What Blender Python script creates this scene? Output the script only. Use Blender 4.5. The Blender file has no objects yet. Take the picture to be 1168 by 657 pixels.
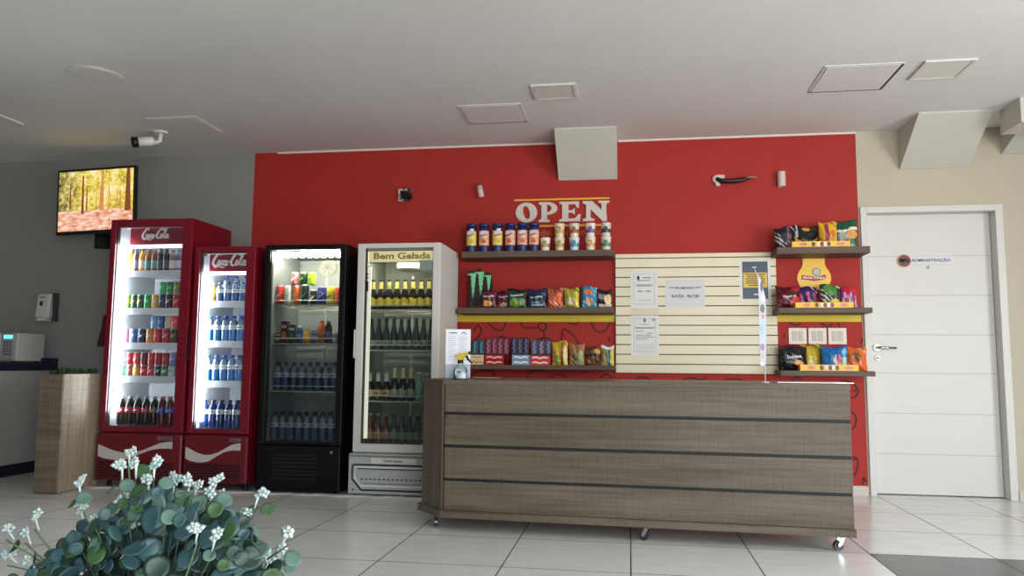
import bpy, bmesh, math, random
from mathutils import Vector, Matrix
random.seed(7)
sc = bpy.context.scene
col = sc.collection
PI = math.pi

# ---------------------------------------------------------------- camera
F, PITCH, YAW, ROLL, CAMH = 877.72, .099587, .151588, .0082481, .941123
def cam_axes():
    cy, sy = math.cos(YAW), math.sin(YAW)
    fw = Vector((-sy*math.cos(PITCH), cy*math.cos(PITCH), math.sin(PITCH)))
    r0 = Vector((cy, sy, 0)); u0 = r0.cross(fw)
    r = r0*math.cos(ROLL)+u0*math.sin(ROLL); u = -r0*math.sin(ROLL)+u0*math.cos(ROLL)
    return fw, r, u
FW, RT, UP = cam_axes()
cd = bpy.data.cameras.new('camera'); co = bpy.data.objects.new('camera', cd); col.objects.link(co)
m = Matrix.Identity(4)
for i in range(3):
    m[i][0], m[i][1], m[i][2] = RT[i], UP[i], -FW[i]
m[2][3] = CAMH
co.matrix_world = m
cd.sensor_fit = 'HORIZONTAL'; cd.sensor_width = 36; cd.lens = F/1168*36; cd.clip_start = .02
sc.camera = co

def at(px, py, Y=None, Z=None):
    """point of the place seen at a pixel, on the plane y=Y or z=Z"""
    d = FW+RT*((px-584)/F)-UP*((py-328.5)/F)
    t = Y/d.y if Y is not None else (Z-CAMH)/d.z
    return Vector((0, 0, CAMH))+d*t

D, H = 6.146, 2.757          # back wall, ceiling

# ---------------------------------------------------------------- materials
def lin(c):
    return tuple(((v/255)/12.92 if v/255 <= .04045 else ((v/255+.055)/1.055)**2.4) for v in c)+(1,)
MATS = {}
def M(name, rgb=(200, 200, 200), rough=.5, metal=0., spec=.5, noise=0., scale=12., bump=0., emit=0., alpha=1., stretch=(1, 1, 1)):
    if name in MATS: return MATS[name]
    m = bpy.data.materials.new(name); m.use_nodes = True
    nt = m.node_tree; b = nt.nodes['Principled BSDF']
    c = lin(rgb)
    b.inputs['Base Color'].default_value = c
    b.inputs['Roughness'].default_value = rough
    b.inputs['Metallic'].default_value = metal
    b.inputs['Specular IOR Level'].default_value = spec
    b.inputs['Alpha'].default_value = alpha
    if emit:
        b.inputs['Emission Color'].default_value = c
        b.inputs['Emission Strength'].default_value = emit
    if noise or bump:
        tc = nt.nodes.new('ShaderNodeTexCoord'); mp = nt.nodes.new('ShaderNodeMapping')
        mp.inputs['Scale'].default_value = stretch
        n = nt.nodes.new('ShaderNodeTexNoise'); n.inputs['Scale'].default_value = scale; n.inputs['Detail'].default_value = 4
        nt.links.new(tc.outputs['Object'], mp.inputs['Vector']); nt.links.new(mp.outputs[0], n.inputs['Vector'])
        if noise:
            mr = nt.nodes.new('ShaderNodeMapRange'); mr.inputs[1].default_value = .25; mr.inputs[2].default_value = .75
            mr.inputs[3].default_value = 1-noise; mr.inputs[4].default_value = 1+noise*.6
            nt.links.new(n.outputs['Fac'], mr.inputs[0])
            mx = nt.nodes.new('ShaderNodeVectorMath'); mx.operation = 'SCALE'; mx.inputs[0].default_value = c[:3]
            nt.links.new(mr.outputs[0], mx.inputs['Scale']); nt.links.new(mx.outputs[0], b.inputs['Base Color'])
        if bump:
            bp = nt.nodes.new('ShaderNodeBump'); bp.inputs['Strength'].default_value = bump; bp.inputs['Distance'].default_value = .01
            nt.links.new(n.outputs['Fac'], bp.inputs['Height']); nt.links.new(bp.outputs[0], b.inputs['Normal'])
    MATS[name] = m
    return m

def mat_glass(name, tint=(1, 1, 1), ior=1.45):
    m = bpy.data.materials.new(name); m.use_nodes = True; nt = m.node_tree; nt.nodes.clear()
    o = nt.nodes.new('ShaderNodeOutputMaterial'); mx = nt.nodes.new('ShaderNodeMixShader')
    t = nt.nodes.new('ShaderNodeBsdfTransparent'); t.inputs[0].default_value = tint+(1,)
    g = nt.nodes.new('ShaderNodeBsdfGlossy'); g.inputs['Roughness'].default_value = .03
    fr = nt.nodes.new('ShaderNodeFresnel'); fr.inputs[0].default_value = ior
    nt.links.new(fr.outputs[0], mx.inputs[0]); nt.links.new(t.outputs[0], mx.inputs[1]); nt.links.new(g.outputs[0], mx.inputs[2])
    nt.links.new(mx.outputs[0], o.inputs[0]); MATS[name] = m
    return m

def mat_wood(name, dark, light, axis='X', rough=.45, fine=90):
    """grey brown laminate with fine grain along one axis"""
    m = bpy.data.materials.new(name); m.use_nodes = True; nt = m.node_tree; b = nt.nodes['Principled BSDF']
    tc = nt.nodes.new('ShaderNodeTexCoord')
    def noise(sx, sy, sz, scale, det):
        mp = nt.nodes.new('ShaderNodeMapping'); mp.inputs['Scale'].default_value = (sx, sy, sz)
        n = nt.nodes.new('ShaderNodeTexNoise'); n.inputs['Scale'].default_value = scale; n.inputs['Detail'].default_value = det
        nt.links.new(tc.outputs['Object'], mp.inputs[0]); nt.links.new(mp.outputs[0], n.inputs['Vector'])
        return n
    s = {'X': (.045, 1, 1), 'Z': (1, 1, .045)}[axis]
    n1 = noise(*s, fine*.6, 5)
    n2 = noise(*s, 12, 3)
    s2 = {'X': (1, 1, .06), 'Z': (.06, .06, 1)}[axis]
    n3 = noise(*s2, fine, 2)
    a = nt.nodes.new('ShaderNodeMath'); a.operation = 'MULTIPLY_ADD'; a.inputs[1].default_value = .6
    nt.links.new(n2.outputs['Fac'], a.inputs[0]); 
    k = nt.nodes.new('ShaderNodeMath'); k.operation = 'MULTIPLY'; k.inputs[1].default_value = .55
    nt.links.new(n1.outputs['Fac'], k.inputs[0]); nt.links.new(k.outputs[0], a.inputs[2])
    a2 = nt.nodes.new('ShaderNodeMath'); a2.operation = 'MULTIPLY_ADD'; a2.inputs[1].default_value = .25
    nt.links.new(n3.outputs['Fac'], a2.inputs[0]); nt.links.new(a.outputs[0], a2.inputs[2])
    r = nt.nodes.new('ShaderNodeValToRGB')
    r.color_ramp.elements[0].position = .52; r.color_ramp.elements[0].color = lin(dark)
    r.color_ramp.elements[1].position = .88; r.color_ramp.elements[1].color = lin(light)
    nt.links.new(a2.outputs[0], r.inputs[0]); nt.links.new(r.outputs[0], b.inputs['Base Color'])
    b.inputs['Roughness'].default_value = rough; b.inputs['Specular IOR Level'].default_value = .25
    MATS[name] = m
    return m

def mat_floor():
    m = bpy.data.materials.new('porcelain_tile'); m.use_nodes = True; nt = m.node_tree; b = nt.nodes['Principled BSDF']
    tc = nt.nodes.new('ShaderNodeTexCoord'); sp = nt.nodes.new('ShaderNodeSeparateXYZ'); nt.links.new(tc.outputs['Object'], sp.inputs[0])
    def math_(op, a, b_=None, v=None):
        n = nt.nodes.new('ShaderNodeMath'); n.operation = op
        if hasattr(a, 'links'): nt.links.new(a, n.inputs[0])
        else: n.inputs[0].default_value = a
        if b_ is not None:
            if hasattr(b_, 'links'): nt.links.new(b_, n.inputs[1])
            else: n.inputs[1].default_value = b_
        return n.outputs[0]
    def grout(coord, off):
        s = math_('DIVIDE', math_('SUBTRACT', coord, off), .6)
        f = math_('FRACT', s)
        e = math_('MINIMUM', f, math_('SUBTRACT', 1., f))
        return math_('LESS_THAN', e, .0058), math_('FLOOR', s)
    gx, ix = grout(sp.outputs[0], 0.); gy, iy = grout(sp.outputs[1], 3.6627)
    g = math_('MAXIMUM', gx, gy)
    cmb = nt.nodes.new('ShaderNodeCombineXYZ'); nt.links.new(ix, cmb.inputs[0]); nt.links.new(iy, cmb.inputs[1])
    wn = nt.nodes.new('ShaderNodeTexWhiteNoise'); wn.noise_dimensions = '2D'; nt.links.new(cmb.outputs[0], wn.inputs['Vector'])
    n = nt.nodes.new('ShaderNodeTexNoise'); n.inputs['Scale'].default_value = 5; n.inputs['Detail'].default_value = 5
    mp = nt.nodes.new('ShaderNodeMapping'); mp.inputs['Scale'].default_value = (1, 3, 1)
    nt.links.new(tc.outputs['Object'], mp.inputs[0]); nt.links.new(mp.outputs[0], n.inputs['Vector'])
    val = math_('ADD', math_('MULTIPLY', n.outputs['Fac'], .16), math_('MULTIPLY', wn.outputs['Value'], .06))
    val = math_('ADD', val, .86)
    # dark stone field to the right of x = 1.2 in front of y = 4.263
    dk = math_('MULTIPLY', math_('GREATER_THAN', sp.outputs[0], 1.2), math_('LESS_THAN', sp.outputs[1], 4.2627))
    def mix(fac, a, b_):
        x = nt.nodes.new('ShaderNodeMix'); x.data_type = 'RGBA'
        nt.links.new(fac, x.inputs['Factor'])
        for sock, v in ((x.inputs[6], a), (x.inputs[7], b_)):
            if hasattr(v, 'links'): nt.links.new(v, sock)
            else: sock.default_value = v
        return x.outputs[2]
    base = mix(dk, lin((232, 232, 228)), lin((92, 92, 94)))
    sc_ = nt.nodes.new('ShaderNodeVectorMath'); sc_.operation = 'SCALE'; nt.links.new(base, sc_.inputs[0]); nt.links.new(val, sc_.inputs['Scale'])
    fin = mix(g, sc_.outputs[0], lin((78, 70, 62)))
    nt.links.new(fin, b.inputs['Base Color'])
    rr = math_('ADD', math_('MULTIPLY', g, .5), math_('ADD', math_('MULTIPLY', n.outputs['Fac'], .12), .16))
    nt.links.new(rr, b.inputs['Roughness'])
    MATS['porcelain_tile'] = m
    return m

def mat_screen():
    """an autumn wood on a lit television screen"""
    m = bpy.data.materials.new('screen_picture'); m.use_nodes = True; nt = m.node_tree; b = nt.nodes['Principled BSDF']
    tc = nt.nodes.new('ShaderNodeTexCoord'); sp = nt.nodes.new('ShaderNodeSeparateXYZ'); nt.links.new(tc.outputs['Object'], sp.inputs[0])
    def noise(scale, det, st, rough=.6):
        n = nt.nodes.new('ShaderNodeTexNoise'); n.inputs['Scale'].default_value = scale; n.inputs['Detail'].default_value = det; n.inputs['Roughness'].default_value = rough
        mp = nt.nodes.new('ShaderNodeMapping'); mp.inputs['Scale'].default_value = st
        nt.links.new(tc.outputs['Object'], mp.inputs[0]); nt.links.new(mp.outputs[0], n.inputs['Vector']); return n.outputs['Fac']
    def ramp(fac, stops):
        r = nt.nodes.new('ShaderNodeValToRGB'); e = r.color_ramp.elements
        e[0].position, e[0].color = stops[0][0], lin(stops[0][1]); e[1].position, e[1].color = stops[-1][0], lin(stops[-1][1])
        for p, c in stops[1:-1]: q = e.new(p); q.color = lin(c)
        nt.links.new(fac, r.inputs[0]); return r.outputs[0]
    def mix(fac, a, b_):
        x = nt.nodes.new('ShaderNodeMix'); x.data_type = 'RGBA'; nt.links.new(fac, x.inputs['Factor']); nt.links.new(a, x.inputs[6]); nt.links.new(b_, x.inputs[7]); return x.outputs[2]
    def mr(v, a, b_):
        q = nt.nodes.new('ShaderNodeMapRange'); q.inputs[1].default_value = a; q.inputs[2].default_value = b_; nt.links.new(v, q.inputs[0]); return q.outputs[0]
    big = noise(7, 3, (1, 1, 1)); fine = noise(34, 4, (1, 1, 1), .7)
    add = nt.nodes.new('ShaderNodeMath'); add.operation = 'MULTIPLY_ADD'; add.inputs[1].default_value = .55; nt.links.new(fine, add.inputs[0])
    h_ = nt.nodes.new('ShaderNodeMath'); h_.operation = 'MULTIPLY'; h_.inputs[1].default_value = .5; nt.links.new(big, h_.inputs[0]); nt.links.new(h_.outputs[0], add.inputs[2])
    right = ramp(add.outputs[0], [(.40, (150, 120, 50)), (.47, (206, 180, 70)), (.53, (238, 214, 90)), (.58, (246, 226, 150)), (.64, (255, 240, 222))])
    left = ramp(add.outputs[0], [(.40, (60, 56, 44)), (.47, (120, 112, 60)), (.53, (176, 164, 84)), (.58, (214, 190, 110)), (.65, (248, 236, 214))])
    trees = mix(mr(sp.outputs[0], -.26, -.12), left, right)
    ground = ramp(noise(26, 5, (.5, 1, 1.7)), [(.34, (190, 116, 84)), (.45, (232, 160, 124)), (.54, (244, 196, 170)), (.64, (252, 226, 214))])
    lt = nt.nodes.new('ShaderNodeMath'); lt.operation = 'LESS_THAN'; lt.inputs[1].default_value = .2; nt.links.new(sp.outputs[2], lt.inputs[0])
    b.inputs['Base Color'].default_value = (0, 0, 0, 1)
    nt.links.new(mix(lt.outputs[0], trees, ground), b.inputs['Emission Color']); b.inputs['Emission Strength'].default_value = 1.05
    MATS['screen_picture'] = m
    return m

# ---------------------------------------------------------------- mesh builder
class MB:
    def __init__(s, jit=0.): s.v = []; s.f = []; s.mi = []; s.sm = []; s.mats = []; s.jit = jit; s.k = 0
    def _m(s, mat):
        if mat not in s.mats: s.mats.append(mat)
        return s.mats.index(mat)
    def add(s, vs, fs, mat, smooth=False):
        o = len(s.v); s.v += [tuple(p) for p in vs]
        i = s._m(mat)
        for f in fs: s.f.append([o+k for k in f]); s.mi.append(i); s.sm.append(smooth)
        return s
    def box(s, x0, x1, y0, y1, z0, z1, mat, bev=0, seg=2):
        if s.jit: s.k += 1; y0 = y0-s.jit*s.k
        if bev:
            bm = bmesh.new(); bmesh.ops.create_cube(bm, size=1)
            for v in bm.verts: v.co = Vector(((x0+x1)/2+v.co.x*(x1-x0), (y0+y1)/2+v.co.y*(y1-y0), (z0+z1)/2+v.co.z*(z1-z0)))
            bmesh.ops.bevel(bm, geom=bm.edges[:], offset=bev, segments=seg, affect='EDGES', profile=.5)
            bm.verts.index_update()
            s.add([v.co for v in bm.verts], [[v.index for v in f.verts] for f in bm.faces], mat); bm.free()
            return s
        vs = [(x, y, z) for x in (x0, x1) for y in (y0, y1) for z in (z0, z1)]
        return s.add(vs, [(0, 1, 3, 2), (4, 6, 7, 5), (0, 4, 5, 1), (2, 3, 7, 6), (0, 2, 6, 4), (1, 5, 7, 3)], mat)
    def prism(s, pts, y0, y1, mat):           # outline in x,z swept along y
        s.k += 1; y0 = y0-s.jit*s.k
        n = len(pts); ar = sum(pts[i][0]*pts[(i+1) % n][1]-pts[(i+1) % n][0]*pts[i][1] for i in range(n))
        if ar < 0: pts = pts[::-1]
        vs = [(x, y0, z) for x, z in pts]+[(x, y1, z) for x, z in pts]
        return s.add(vs, [list(range(n)), list(range(2*n-1, n-1, -1))]+[(i, i+n, (i+1) % n+n, (i+1) % n) for i in range(n)], mat)
    def slab(s, pts, z0, z1, mat):            # outline in x,y swept along z
        n = len(pts); ar = sum(pts[i][0]*pts[(i+1) % n][1]-pts[(i+1) % n][0]*pts[i][1] for i in range(n))
        if ar < 0: pts = pts[::-1]
        vs = [(x, y, z0) for x, y in pts]+[(x, y, z1) for x, y in pts]
        return s.add(vs, [list(range(n-1, -1, -1)), list(range(n, 2*n))]+[(i, (i+1) % n, (i+1) % n+n, i+n) for i in range(n)], mat)
    def side(s, pts, x0, x1, mat):            # outline in y,z swept along x
        n = len(pts)
        vs = [(x0, y, z) for y, z in pts]+[(x1, y, z) for y, z in pts]
        return s.add(vs, [list(range(n)), list(range(2*n-1, n-1, -1))]+[(i, i+n, (i+1) % n+n, (i+1) % n) for i in range(n)], mat)
    def ell(s, cx, cz, rx, rz, y0, y1, mat, n=28, rot=0):
        pts = []
        for i in range(n):
            a = 2*PI*i/n; x, z = rx*math.cos(a), rz*math.sin(a)
            pts.append((cx+x*math.cos(rot)-z*math.sin(rot), cz+x*math.sin(rot)+z*math.cos(rot)))
        return s.prism(pts, y0, y1, mat)
    def ring(s, cx, cz, ro, ri, y0, y1, mat, a0=0, a1=2*PI, n=32, rot_i=0, off=(0, 0)):
        """elliptical ring (ro, ri are (rx, rz)) in x,z"""
        s.k += 1; y0 = y0-s.jit*s.k
        vs = []; fs = []; full = abs(a1-a0-2*PI) < 1e-6
        for i in range(n+1):
            a = a0+(a1-a0)*i/n
            o = (cx+ro[0]*math.cos(a), cz+ro[1]*math.sin(a))
            x, z = ri[0]*math.cos(a), ri[1]*math.sin(a)
            q = (cx+off[0]+x*math.cos(rot_i)-z*math.sin(rot_i), cz+off[1]+x*math.sin(rot_i)+z*math.cos(rot_i))
            vs += [(o[0], y0, o[1]), (q[0], y0, q[1]), (o[0], y1, o[1]), (q[0], y1, q[1])]
        for i in range(n):
            b = 4*i; c = b+4
            fs += [(b, c, c+1, b+1), (b+2, b+3, c+3, c+2), (b, b+2, c+2, c), (b+1, c+1, c+3, b+3)]
        if not full: fs += [(0, 1, 3, 2), (4*n, 4*n+2, 4*n+3, 4*n+1)]
        return s.add(vs, fs, mat)
    def lathe(s, prof, mat, seg=14, cx=0, cy=0, z0=0, smooth=True):
        """prof: (r, z) from bottom to top; mat may be a list per band"""
        vs = []; 
        for r, z in prof:
            for k in range(seg):
                a = 2*PI*k/seg; vs.append((cx+r*math.cos(a), cy+r*math.sin(a), z0+z))
        for i in range(len(prof)-1):
            mm = mat[i] if isinstance(mat, list) else mat
            fs = [(i*seg+k, i*seg+(k+1) % seg, (i+1)*seg+(k+1) % seg, (i+1)*seg+k) for k in range(seg)]
            if i == 0: s.add(vs, fs, mm, smooth); base = len(s.v)-len(vs)
            else:
                ii = s._m(mm)
                for f in fs: s.f.append([base+q for q in f]); s.mi.append(ii); s.sm.append(smooth)
        m0 = mat[0] if isinstance(mat, list) else mat; m1 = mat[-1] if isinstance(mat, list) else mat
        s.f.append([base+k for k in range(seg)][::-1]); s.mi.append(s._m(m0)); s.sm.append(False)
        t = base+(len(prof)-1)*seg
        s.f.append([t+k for k in range(seg)]); s.mi.append(s._m(m1)); s.sm.append(False)
        return s
    def tube(s, path, r, mat, seg=8, smooth=True):
        path = [Vector(p) for p in path]; vs = []; n = len(path)
        rr = r if isinstance(r, (list, tuple)) else [r]*n
        prev = None
        for i, p in enumerate(path):
            t = (path[min(i+1, n-1)]-path[max(i-1, 0)]).normalized()
            if prev is None: a = t.orthogonal().normalized()
            else:
                a = prev-t*prev.dot(t)
                a = a.normalized() if a.length > 1e-6 else t.orthogonal().normalized()
            prev = a; b = t.cross(a)
            for k in range(seg):
                q = 2*PI*k/seg; vs.append(p+a*math.cos(q)*rr[i]+b*math.sin(q)*rr[i])
        fs = [(i*seg+k, i*seg+(k+1) % seg, (i+1)*seg+(k+1) % seg, (i+1)*seg+k) for i in range(n-1) for k in range(seg)]
        fs += [list(range(seg))[::-1], [(n-1)*seg+k for k in range(seg)]]
        return s.add(vs, fs, mat, smooth)
    def stroke(s, pts, w, y0, y1, mat, sub=5):
        """a brush stroke in x,z: smooth line with a width per point"""
        s.k += 1; y0 = y0-s.jit*s.k
        n = len(pts); ws = w if isinstance(w, (list, tuple)) else [w]*n
        P = [Vector((p[0], p[1], 0)) for p in pts]; out = []
        for i in range(n-1):
            p0, p1, p2, p3 = P[max(i-1, 0)], P[i], P[i+1], P[min(i+2, n-1)]
            for k in range(sub):
                t = k/sub
                q = .5*((2*p1)+(p2-p0)*t+(2*p0-5*p1+4*p2-p3)*t*t+(3*p1-p0-3*p2+p3)*t**3)
                out.append((q, ws[i]+(ws[i+1]-ws[i])*t))
        out.append((P[-1], ws[-1])); vs = []; N = len(out)
        for i, (q, ww) in enumerate(out):
            t = (out[min(i+1, N-1)][0]-out[max(i-1, 0)][0]).normalized(); nn = Vector((-t.y, t.x, 0))*ww/2
            a, b = q+nn, q-nn
            vs += [(a.x, y0, a.y), (b.x, y0, b.y), (a.x, y1, a.y), (b.x, y1, b.y)]
        fs = []
        for i in range(N-1):
            b = 4*i; c = b+4
            fs += [(b, b+1, c+1, c), (b+2, c+2, c+3, b+3), (b, c, c+2, b+2), (b+1, b+3, c+3, c+1)]
        fs += [(0, 2, 3, 1), (4*N-4, 4*N-3, 4*N-1, 4*N-2)]
        return s.add(vs, fs, mat)
    def text(s, body, x0, x1, z0, z1, y0, y1, mat, bold=0., fit='both'):
        """letters filling the box x0..x1, z0..z1 on the plane y0 (front) .. y1"""
        cu = bpy.data.curves.new('t', 'FONT'); cu.body = body; cu.size = 1; cu.offset = bold; cu.resolution_u = 3
        ob = bpy.data.objects.new('t', cu); col.objects.link(ob)
        dg = bpy.context.evaluated_depsgraph_get(); me = bpy.data.meshes.new_from_object(ob.evaluated_get(dg))
        xs = [v.co.x for v in me.vertices]; ys = [v.co.y for v in me.vertices]
        if xs:
            ax, bx, ay, by = min(xs), max(xs), min(ys), max(ys)
            kx = (x1-x0)/(bx-ax); kz = (z1-z0)/(by-ay)
            if fit == 'w': kz = kx
            vs = [(x0+(v.co.x-ax)*kx, y0, z0+(v.co.y-ay)*kz) for v in me.vertices]
            fs = [list(p.vertices) for p in me.polygons]
            s.add(vs, fs, mat)
        bpy.data.objects.remove(ob); bpy.data.curves.remove(cu); bpy.data.meshes.remove(me)
        return s
    def xf(s, fn): s.v = [tuple(fn(Vector(p))) for p in s.v]; return s
    def mesh(s, name):
        me = bpy.data.meshes.new(name); me.from_pydata(s.v, [], s.f)
        for mm in s.mats: me.materials.append(mm)
        me.polygons.foreach_set('material_index', s.mi); me.polygons.foreach_set('use_smooth', s.sm)
        me.validate(); me.update()
        return me
    def build(s, name, parent=None):
        o = bpy.data.objects.new(name, s.mesh(name)); col.objects.link(o)
        if parent: o.parent = parent
        return o

def tag(o, label=None, cat=None, group=None, kind=None):
    if label: o['label'] = label
    if cat: o['category'] = cat
    if group: o['group'] = group
    if kind: o['kind'] = kind
    return o
def thing(name, label, cat, loc=(0, 0, 0), rz=0, group=None):
    o = bpy.data.objects.new(name, None); col.objects.link(o); o.location = loc; o.rotation_euler = (0, 0, rz)
    o.empty_display_size = .05
    return tag(o, label, cat, group)
def struct(name, mb, parent=None, label=None):
    o = mb.build(name, parent)
    if not parent: o['kind'] = 'structure'
    if label: o['label'] = label
    return o
ORD = ['first', 'second', 'third', 'fourth', 'fifth', 'sixth', 'seventh', 'eighth', 'ninth', 'tenth', 'eleventh', 'twelfth']
def ordl(i, n):
    if i == 0: return 'leftmost'
    if i == n-1: return 'rightmost'
    return ORD[i]+' from left'

# ================================================================ SETTING
XL, XR, YF = -7.6, 4.3, -2.6
WX0, SY0, SY1, WSTR = .8, .6, 3.3, 11.8
SKY_HI, SKY_LO, GROUND = (.62, .78, 1., 1), (.95, .99, 1.03, 1), (.985, .975, .945, 1)
paint_grey = M('grey_wall_paint', (142, 142, 140), .7, noise=.04, scale=3)
paint_cream = M('cream_wall_paint', (186, 178, 159), .7, noise=.03, scale=3)
paint_red = M('red_wall_paint', (166, 46, 41), .65, spec=.25, noise=.06, scale=4)
paint_ceil = M('ceiling_paint', (218, 218, 216), .75, noise=.03, scale=2)
white_paint = M('white_lacquer', (214, 212, 206), .4)
struct('floor', MB().box(XL, XR, YF, D+.3, -.1, 0, mat_floor()))
struct('ceiling', MB().box(XL, XR, YF, D+.3, H, H+.12, paint_ceil))
RX0, RX1 = -3.214, 1.742
struct('wall_back_left', MB().box(XL, RX0, D, D+.15, 0, H, paint_grey))
red_wall = struct('wall_back_middle', MB().box(RX0, RX1, D, D+.15, 0, H, paint_red))
struct('wall_back_right', MB().box(RX1, 1.785, D, D+.15, 0, H, paint_cream).box(1.785, 2.715, D, D+.15, 2.125, H, paint_cream)
       .box(2.715, XR, D, D+.15, 0, H, paint_cream).box(1.6, 2.9, D+.15, D+.17, 0, H, paint_cream))
struct('wall_left', MB().box(XL-.15, XL, YF, D+.15, 0, H, paint_grey))
# right wall and the wall behind the camera carry wide shop windows
struct('wall_right', MB().box(XR, XR+.15, YF, D+.15, 2.2, H, paint_cream).box(XR, XR+.15, SY1, D+.15, 0, 2.2, paint_cream)
       .box(XR, XR+.15, YF, SY0, 0, 2.2, paint_cream).box(XR, XR+.15, SY0, SY1, 0, .1, paint_cream))
struct('wall_front', MB().box(XL, XR, YF-.15, YF, 2.5, H, paint_cream).box(XL, WX0, YF-.15, YF, 0, 2.5, paint_grey)
       .box(3.6, XR, YF-.15, YF, 0, 2.5, paint_cream))
struct('baseboard_back', MB().box(RX0, 1.74, D-.012, D, 0, .07, M('baseboard_stone', (196, 186, 176), .35)).box(2.765, XR, D-.012, D, 0, .07, MATS['baseboard_stone']))

# yellow band and line drawings painted on the red wall
yel_paint = M('yellow_band_paint', (214, 190, 52), .6)
ink = M('mural_ink', (48, 16, 16), .7)
for xa, xb in ((-1.95, -.112), (1.127, 1.735)): MB().box(xa, xb, D-.002, D+.01, 1.287, 1.352, yel_paint).build('yellow_band', red_wall)
mu = MB()
def doodle(pts, w=.011):
    q = [at(x, y, Y=D-.002) for x, y in pts]
    mu.stroke([(p.x, p.z) for p in q], w, D-.002, D+.004, ink, sub=6)
for d in ([(540, 378), (545, 371), (549, 378), (544, 386), (538, 390), (541, 396)],
          [(556, 368), (566, 376), (573, 376), (577, 367)],
          [(594, 367), (597, 373), (612, 374)],
          [(613, 372), (618, 368), (623, 371), (621, 377), (616, 376), (613, 372)],
          [(619, 377), (621, 384), (617, 388), (626, 389), (629, 392)], [(564, 389), (572, 384), (581, 387)],
          [(608, 391), (616, 386), (626, 386), (631, 391)], [(640, 390), (642, 376), (650, 379), (656, 385), (660, 392)],
          [(643, 384), (644, 381)], [(647, 368), (655, 370), (660, 367)],
          [(674, 367), (679, 376), (686, 379), (692, 375), (696, 367)], [(694, 384), (695, 390)], [(532, 432), (545, 424), (560, 423), (566, 430)],
          [(600, 431), (606, 424), (620, 423)], [(628, 432), (634, 427), (646, 430)], [(684, 431), (692, 427), (699, 431)],
          [(722, 434), (733, 430), (744, 434)], [(776, 435), (786, 431), (800, 433), (806, 431)], [(826, 433), (840, 432), (848, 435)],
          [(900, 368), (908, 371), (913, 369)], [(935, 368), (944, 372), (950, 369)], [(938, 372), (941, 376)], [(955, 368), (958, 372)],
          [(904, 434), (909, 430), (914, 434)], [(956, 437), (962, 434), (972, 437), (979, 445), (976, 452), (971, 454)], [(973, 446), (978, 445)],
          [(971, 469), (976, 475), (976, 484), (972, 490)], [(972, 521), (978, 524), (978, 534), (974, 543)], [(972, 525), (977, 523)],
          [(984, 552), (985, 545), (988, 550)], [(894, 386), (895, 380)], [(893, 400), (894, 408)], [(982, 392), (984, 386)]):
    doodle(d)
mu.build('mural_drawing', red_wall)

# wall sign OPEN with two yellow rules and an orange line of writing
WY0, WY1 = D-.012, D
sg = thing('wall_sign', 'grey capital letters OPEN between two yellow rules on the red wall', 'sign', (-.53, D, 2.06))
letter = M('letter_grey', (206, 198, 190), .5); rule = M('rule_yellow', (232, 176, 52), .5); orange = M('writing_orange', (214, 118, 46), .6)
LX, LZ = .53, -2.06
def loc(mb): return mb.xf(lambda p: Vector((p.x+LX, p.y-D, p.z+LZ)))
def slabserif(mb, x0, x1, z0, z1, kind):
    w, h = x1-x0, z1-z0; Y = (WY0, WY1)
    X = lambda u: x0+u*w
    Z = lambda v: z0+v*h
    def st(u0, u1):
        mb.prism([(X(u0), Z(.02)), (X(u1), Z(.02)), (X(u1), Z(.98)), (X(u0), Z(.98))], *Y, letter)
    def se(u0, u1, v):  # bracketed serif
        d = .085 if v < .5 else -.085
        mb.prism([(X(u0), Z(v)), (X(u1), Z(v)), (X(u1+.005), Z(v+d)), ((X(u1)*.7+X(u0)*.3), Z(v+d*1.9)), ((X(u1)*.3+X(u0)*.7), Z(v+d*1.9)), (X(u0-.005), Z(v+d))], *Y, letter)
    if kind == 'O':
        mb.ring((x0+x1)/2, (z0+z1)/2, (w/2, h/2), (w*.15, h*.345), *Y, letter, n=40, rot_i=.25)
    if kind == 'P':
        st(.14, .44); se(0, .58, 0); se(0, .46, 1)
        mb.ring(X(.44), Z(.68), (w*.56, h*.32), (w*.24, h*.19), *Y, letter, a0=-PI/2, a1=PI/2, n=20)
    if kind == 'E':
        st(.14, .44); se(0, .5, 0); se(0, .5, 1)
        mb.box(X(.3), X(.94), *Y, Z(.86), Z(1), letter); mb.prism([(X(.66), Z(.98)), (X(.94), Z(1)), (X(.93), Z(.68)), (X(.86), Z(.68))], *Y, letter)
        mb.box(X(.3), X(.72), *Y, Z(.44), Z(.56), letter); mb.prism([(X(.62), Z(.44)), (X(.62), Z(.56)), (X(.74), Z(.68)), (X(.74), Z(.32))], *Y, letter)
        mb.box(X(.3), X(.98), *Y, Z(0), Z(.15), letter); mb.prism([(X(.62), Z(.02)), (X(.98), Z(0)), (X(1.02), Z(.36)), (X(.92), Z(.36))], *Y, letter)
    if kind == 'N':
        mb.box(X(.13), X(.3), *Y, Z(.02), Z(.9), letter); se(0, .44, 0)
        mb.prism([(X(0), Z(1)), (X(.36), Z(1)), (X(.92), Z(.3)), (X(.92), Z(-.02)), (X(.76), Z(-.02)), (X(.13), Z(.82)), (X(0), Z(.9))], *Y, letter)
        mb.box(X(.72), X(.9), *Y, Z(.02), Z(.95), letter); se(.6, 1.02, 1)
lt = MB(.0003)
for k, a, b in (('O', -.912, -.735), ('P', -.722, -.57), ('E', -.555, -.385), ('N', -.365, -.155)):
    slabserif(lt, a, b, 2.098, 2.262, k)
loc(lt).build('lettering', sg)
for z, xa in ((2.278, -.925), (2.06, -.93)):
    loc(MB().box(xa, -.15, D-.008, D, z, z+.013, rule)).build('rule', sg)
loc(MB().text('de', -.71, -.625, 1.985, 2.038, D-.005, D, orange)).build('lettering', sg)
loc(MB().text('Conveniência', -.595, -.155, 1.985, 2.042, D-.005, D, orange)).build('lettering', sg)

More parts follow.
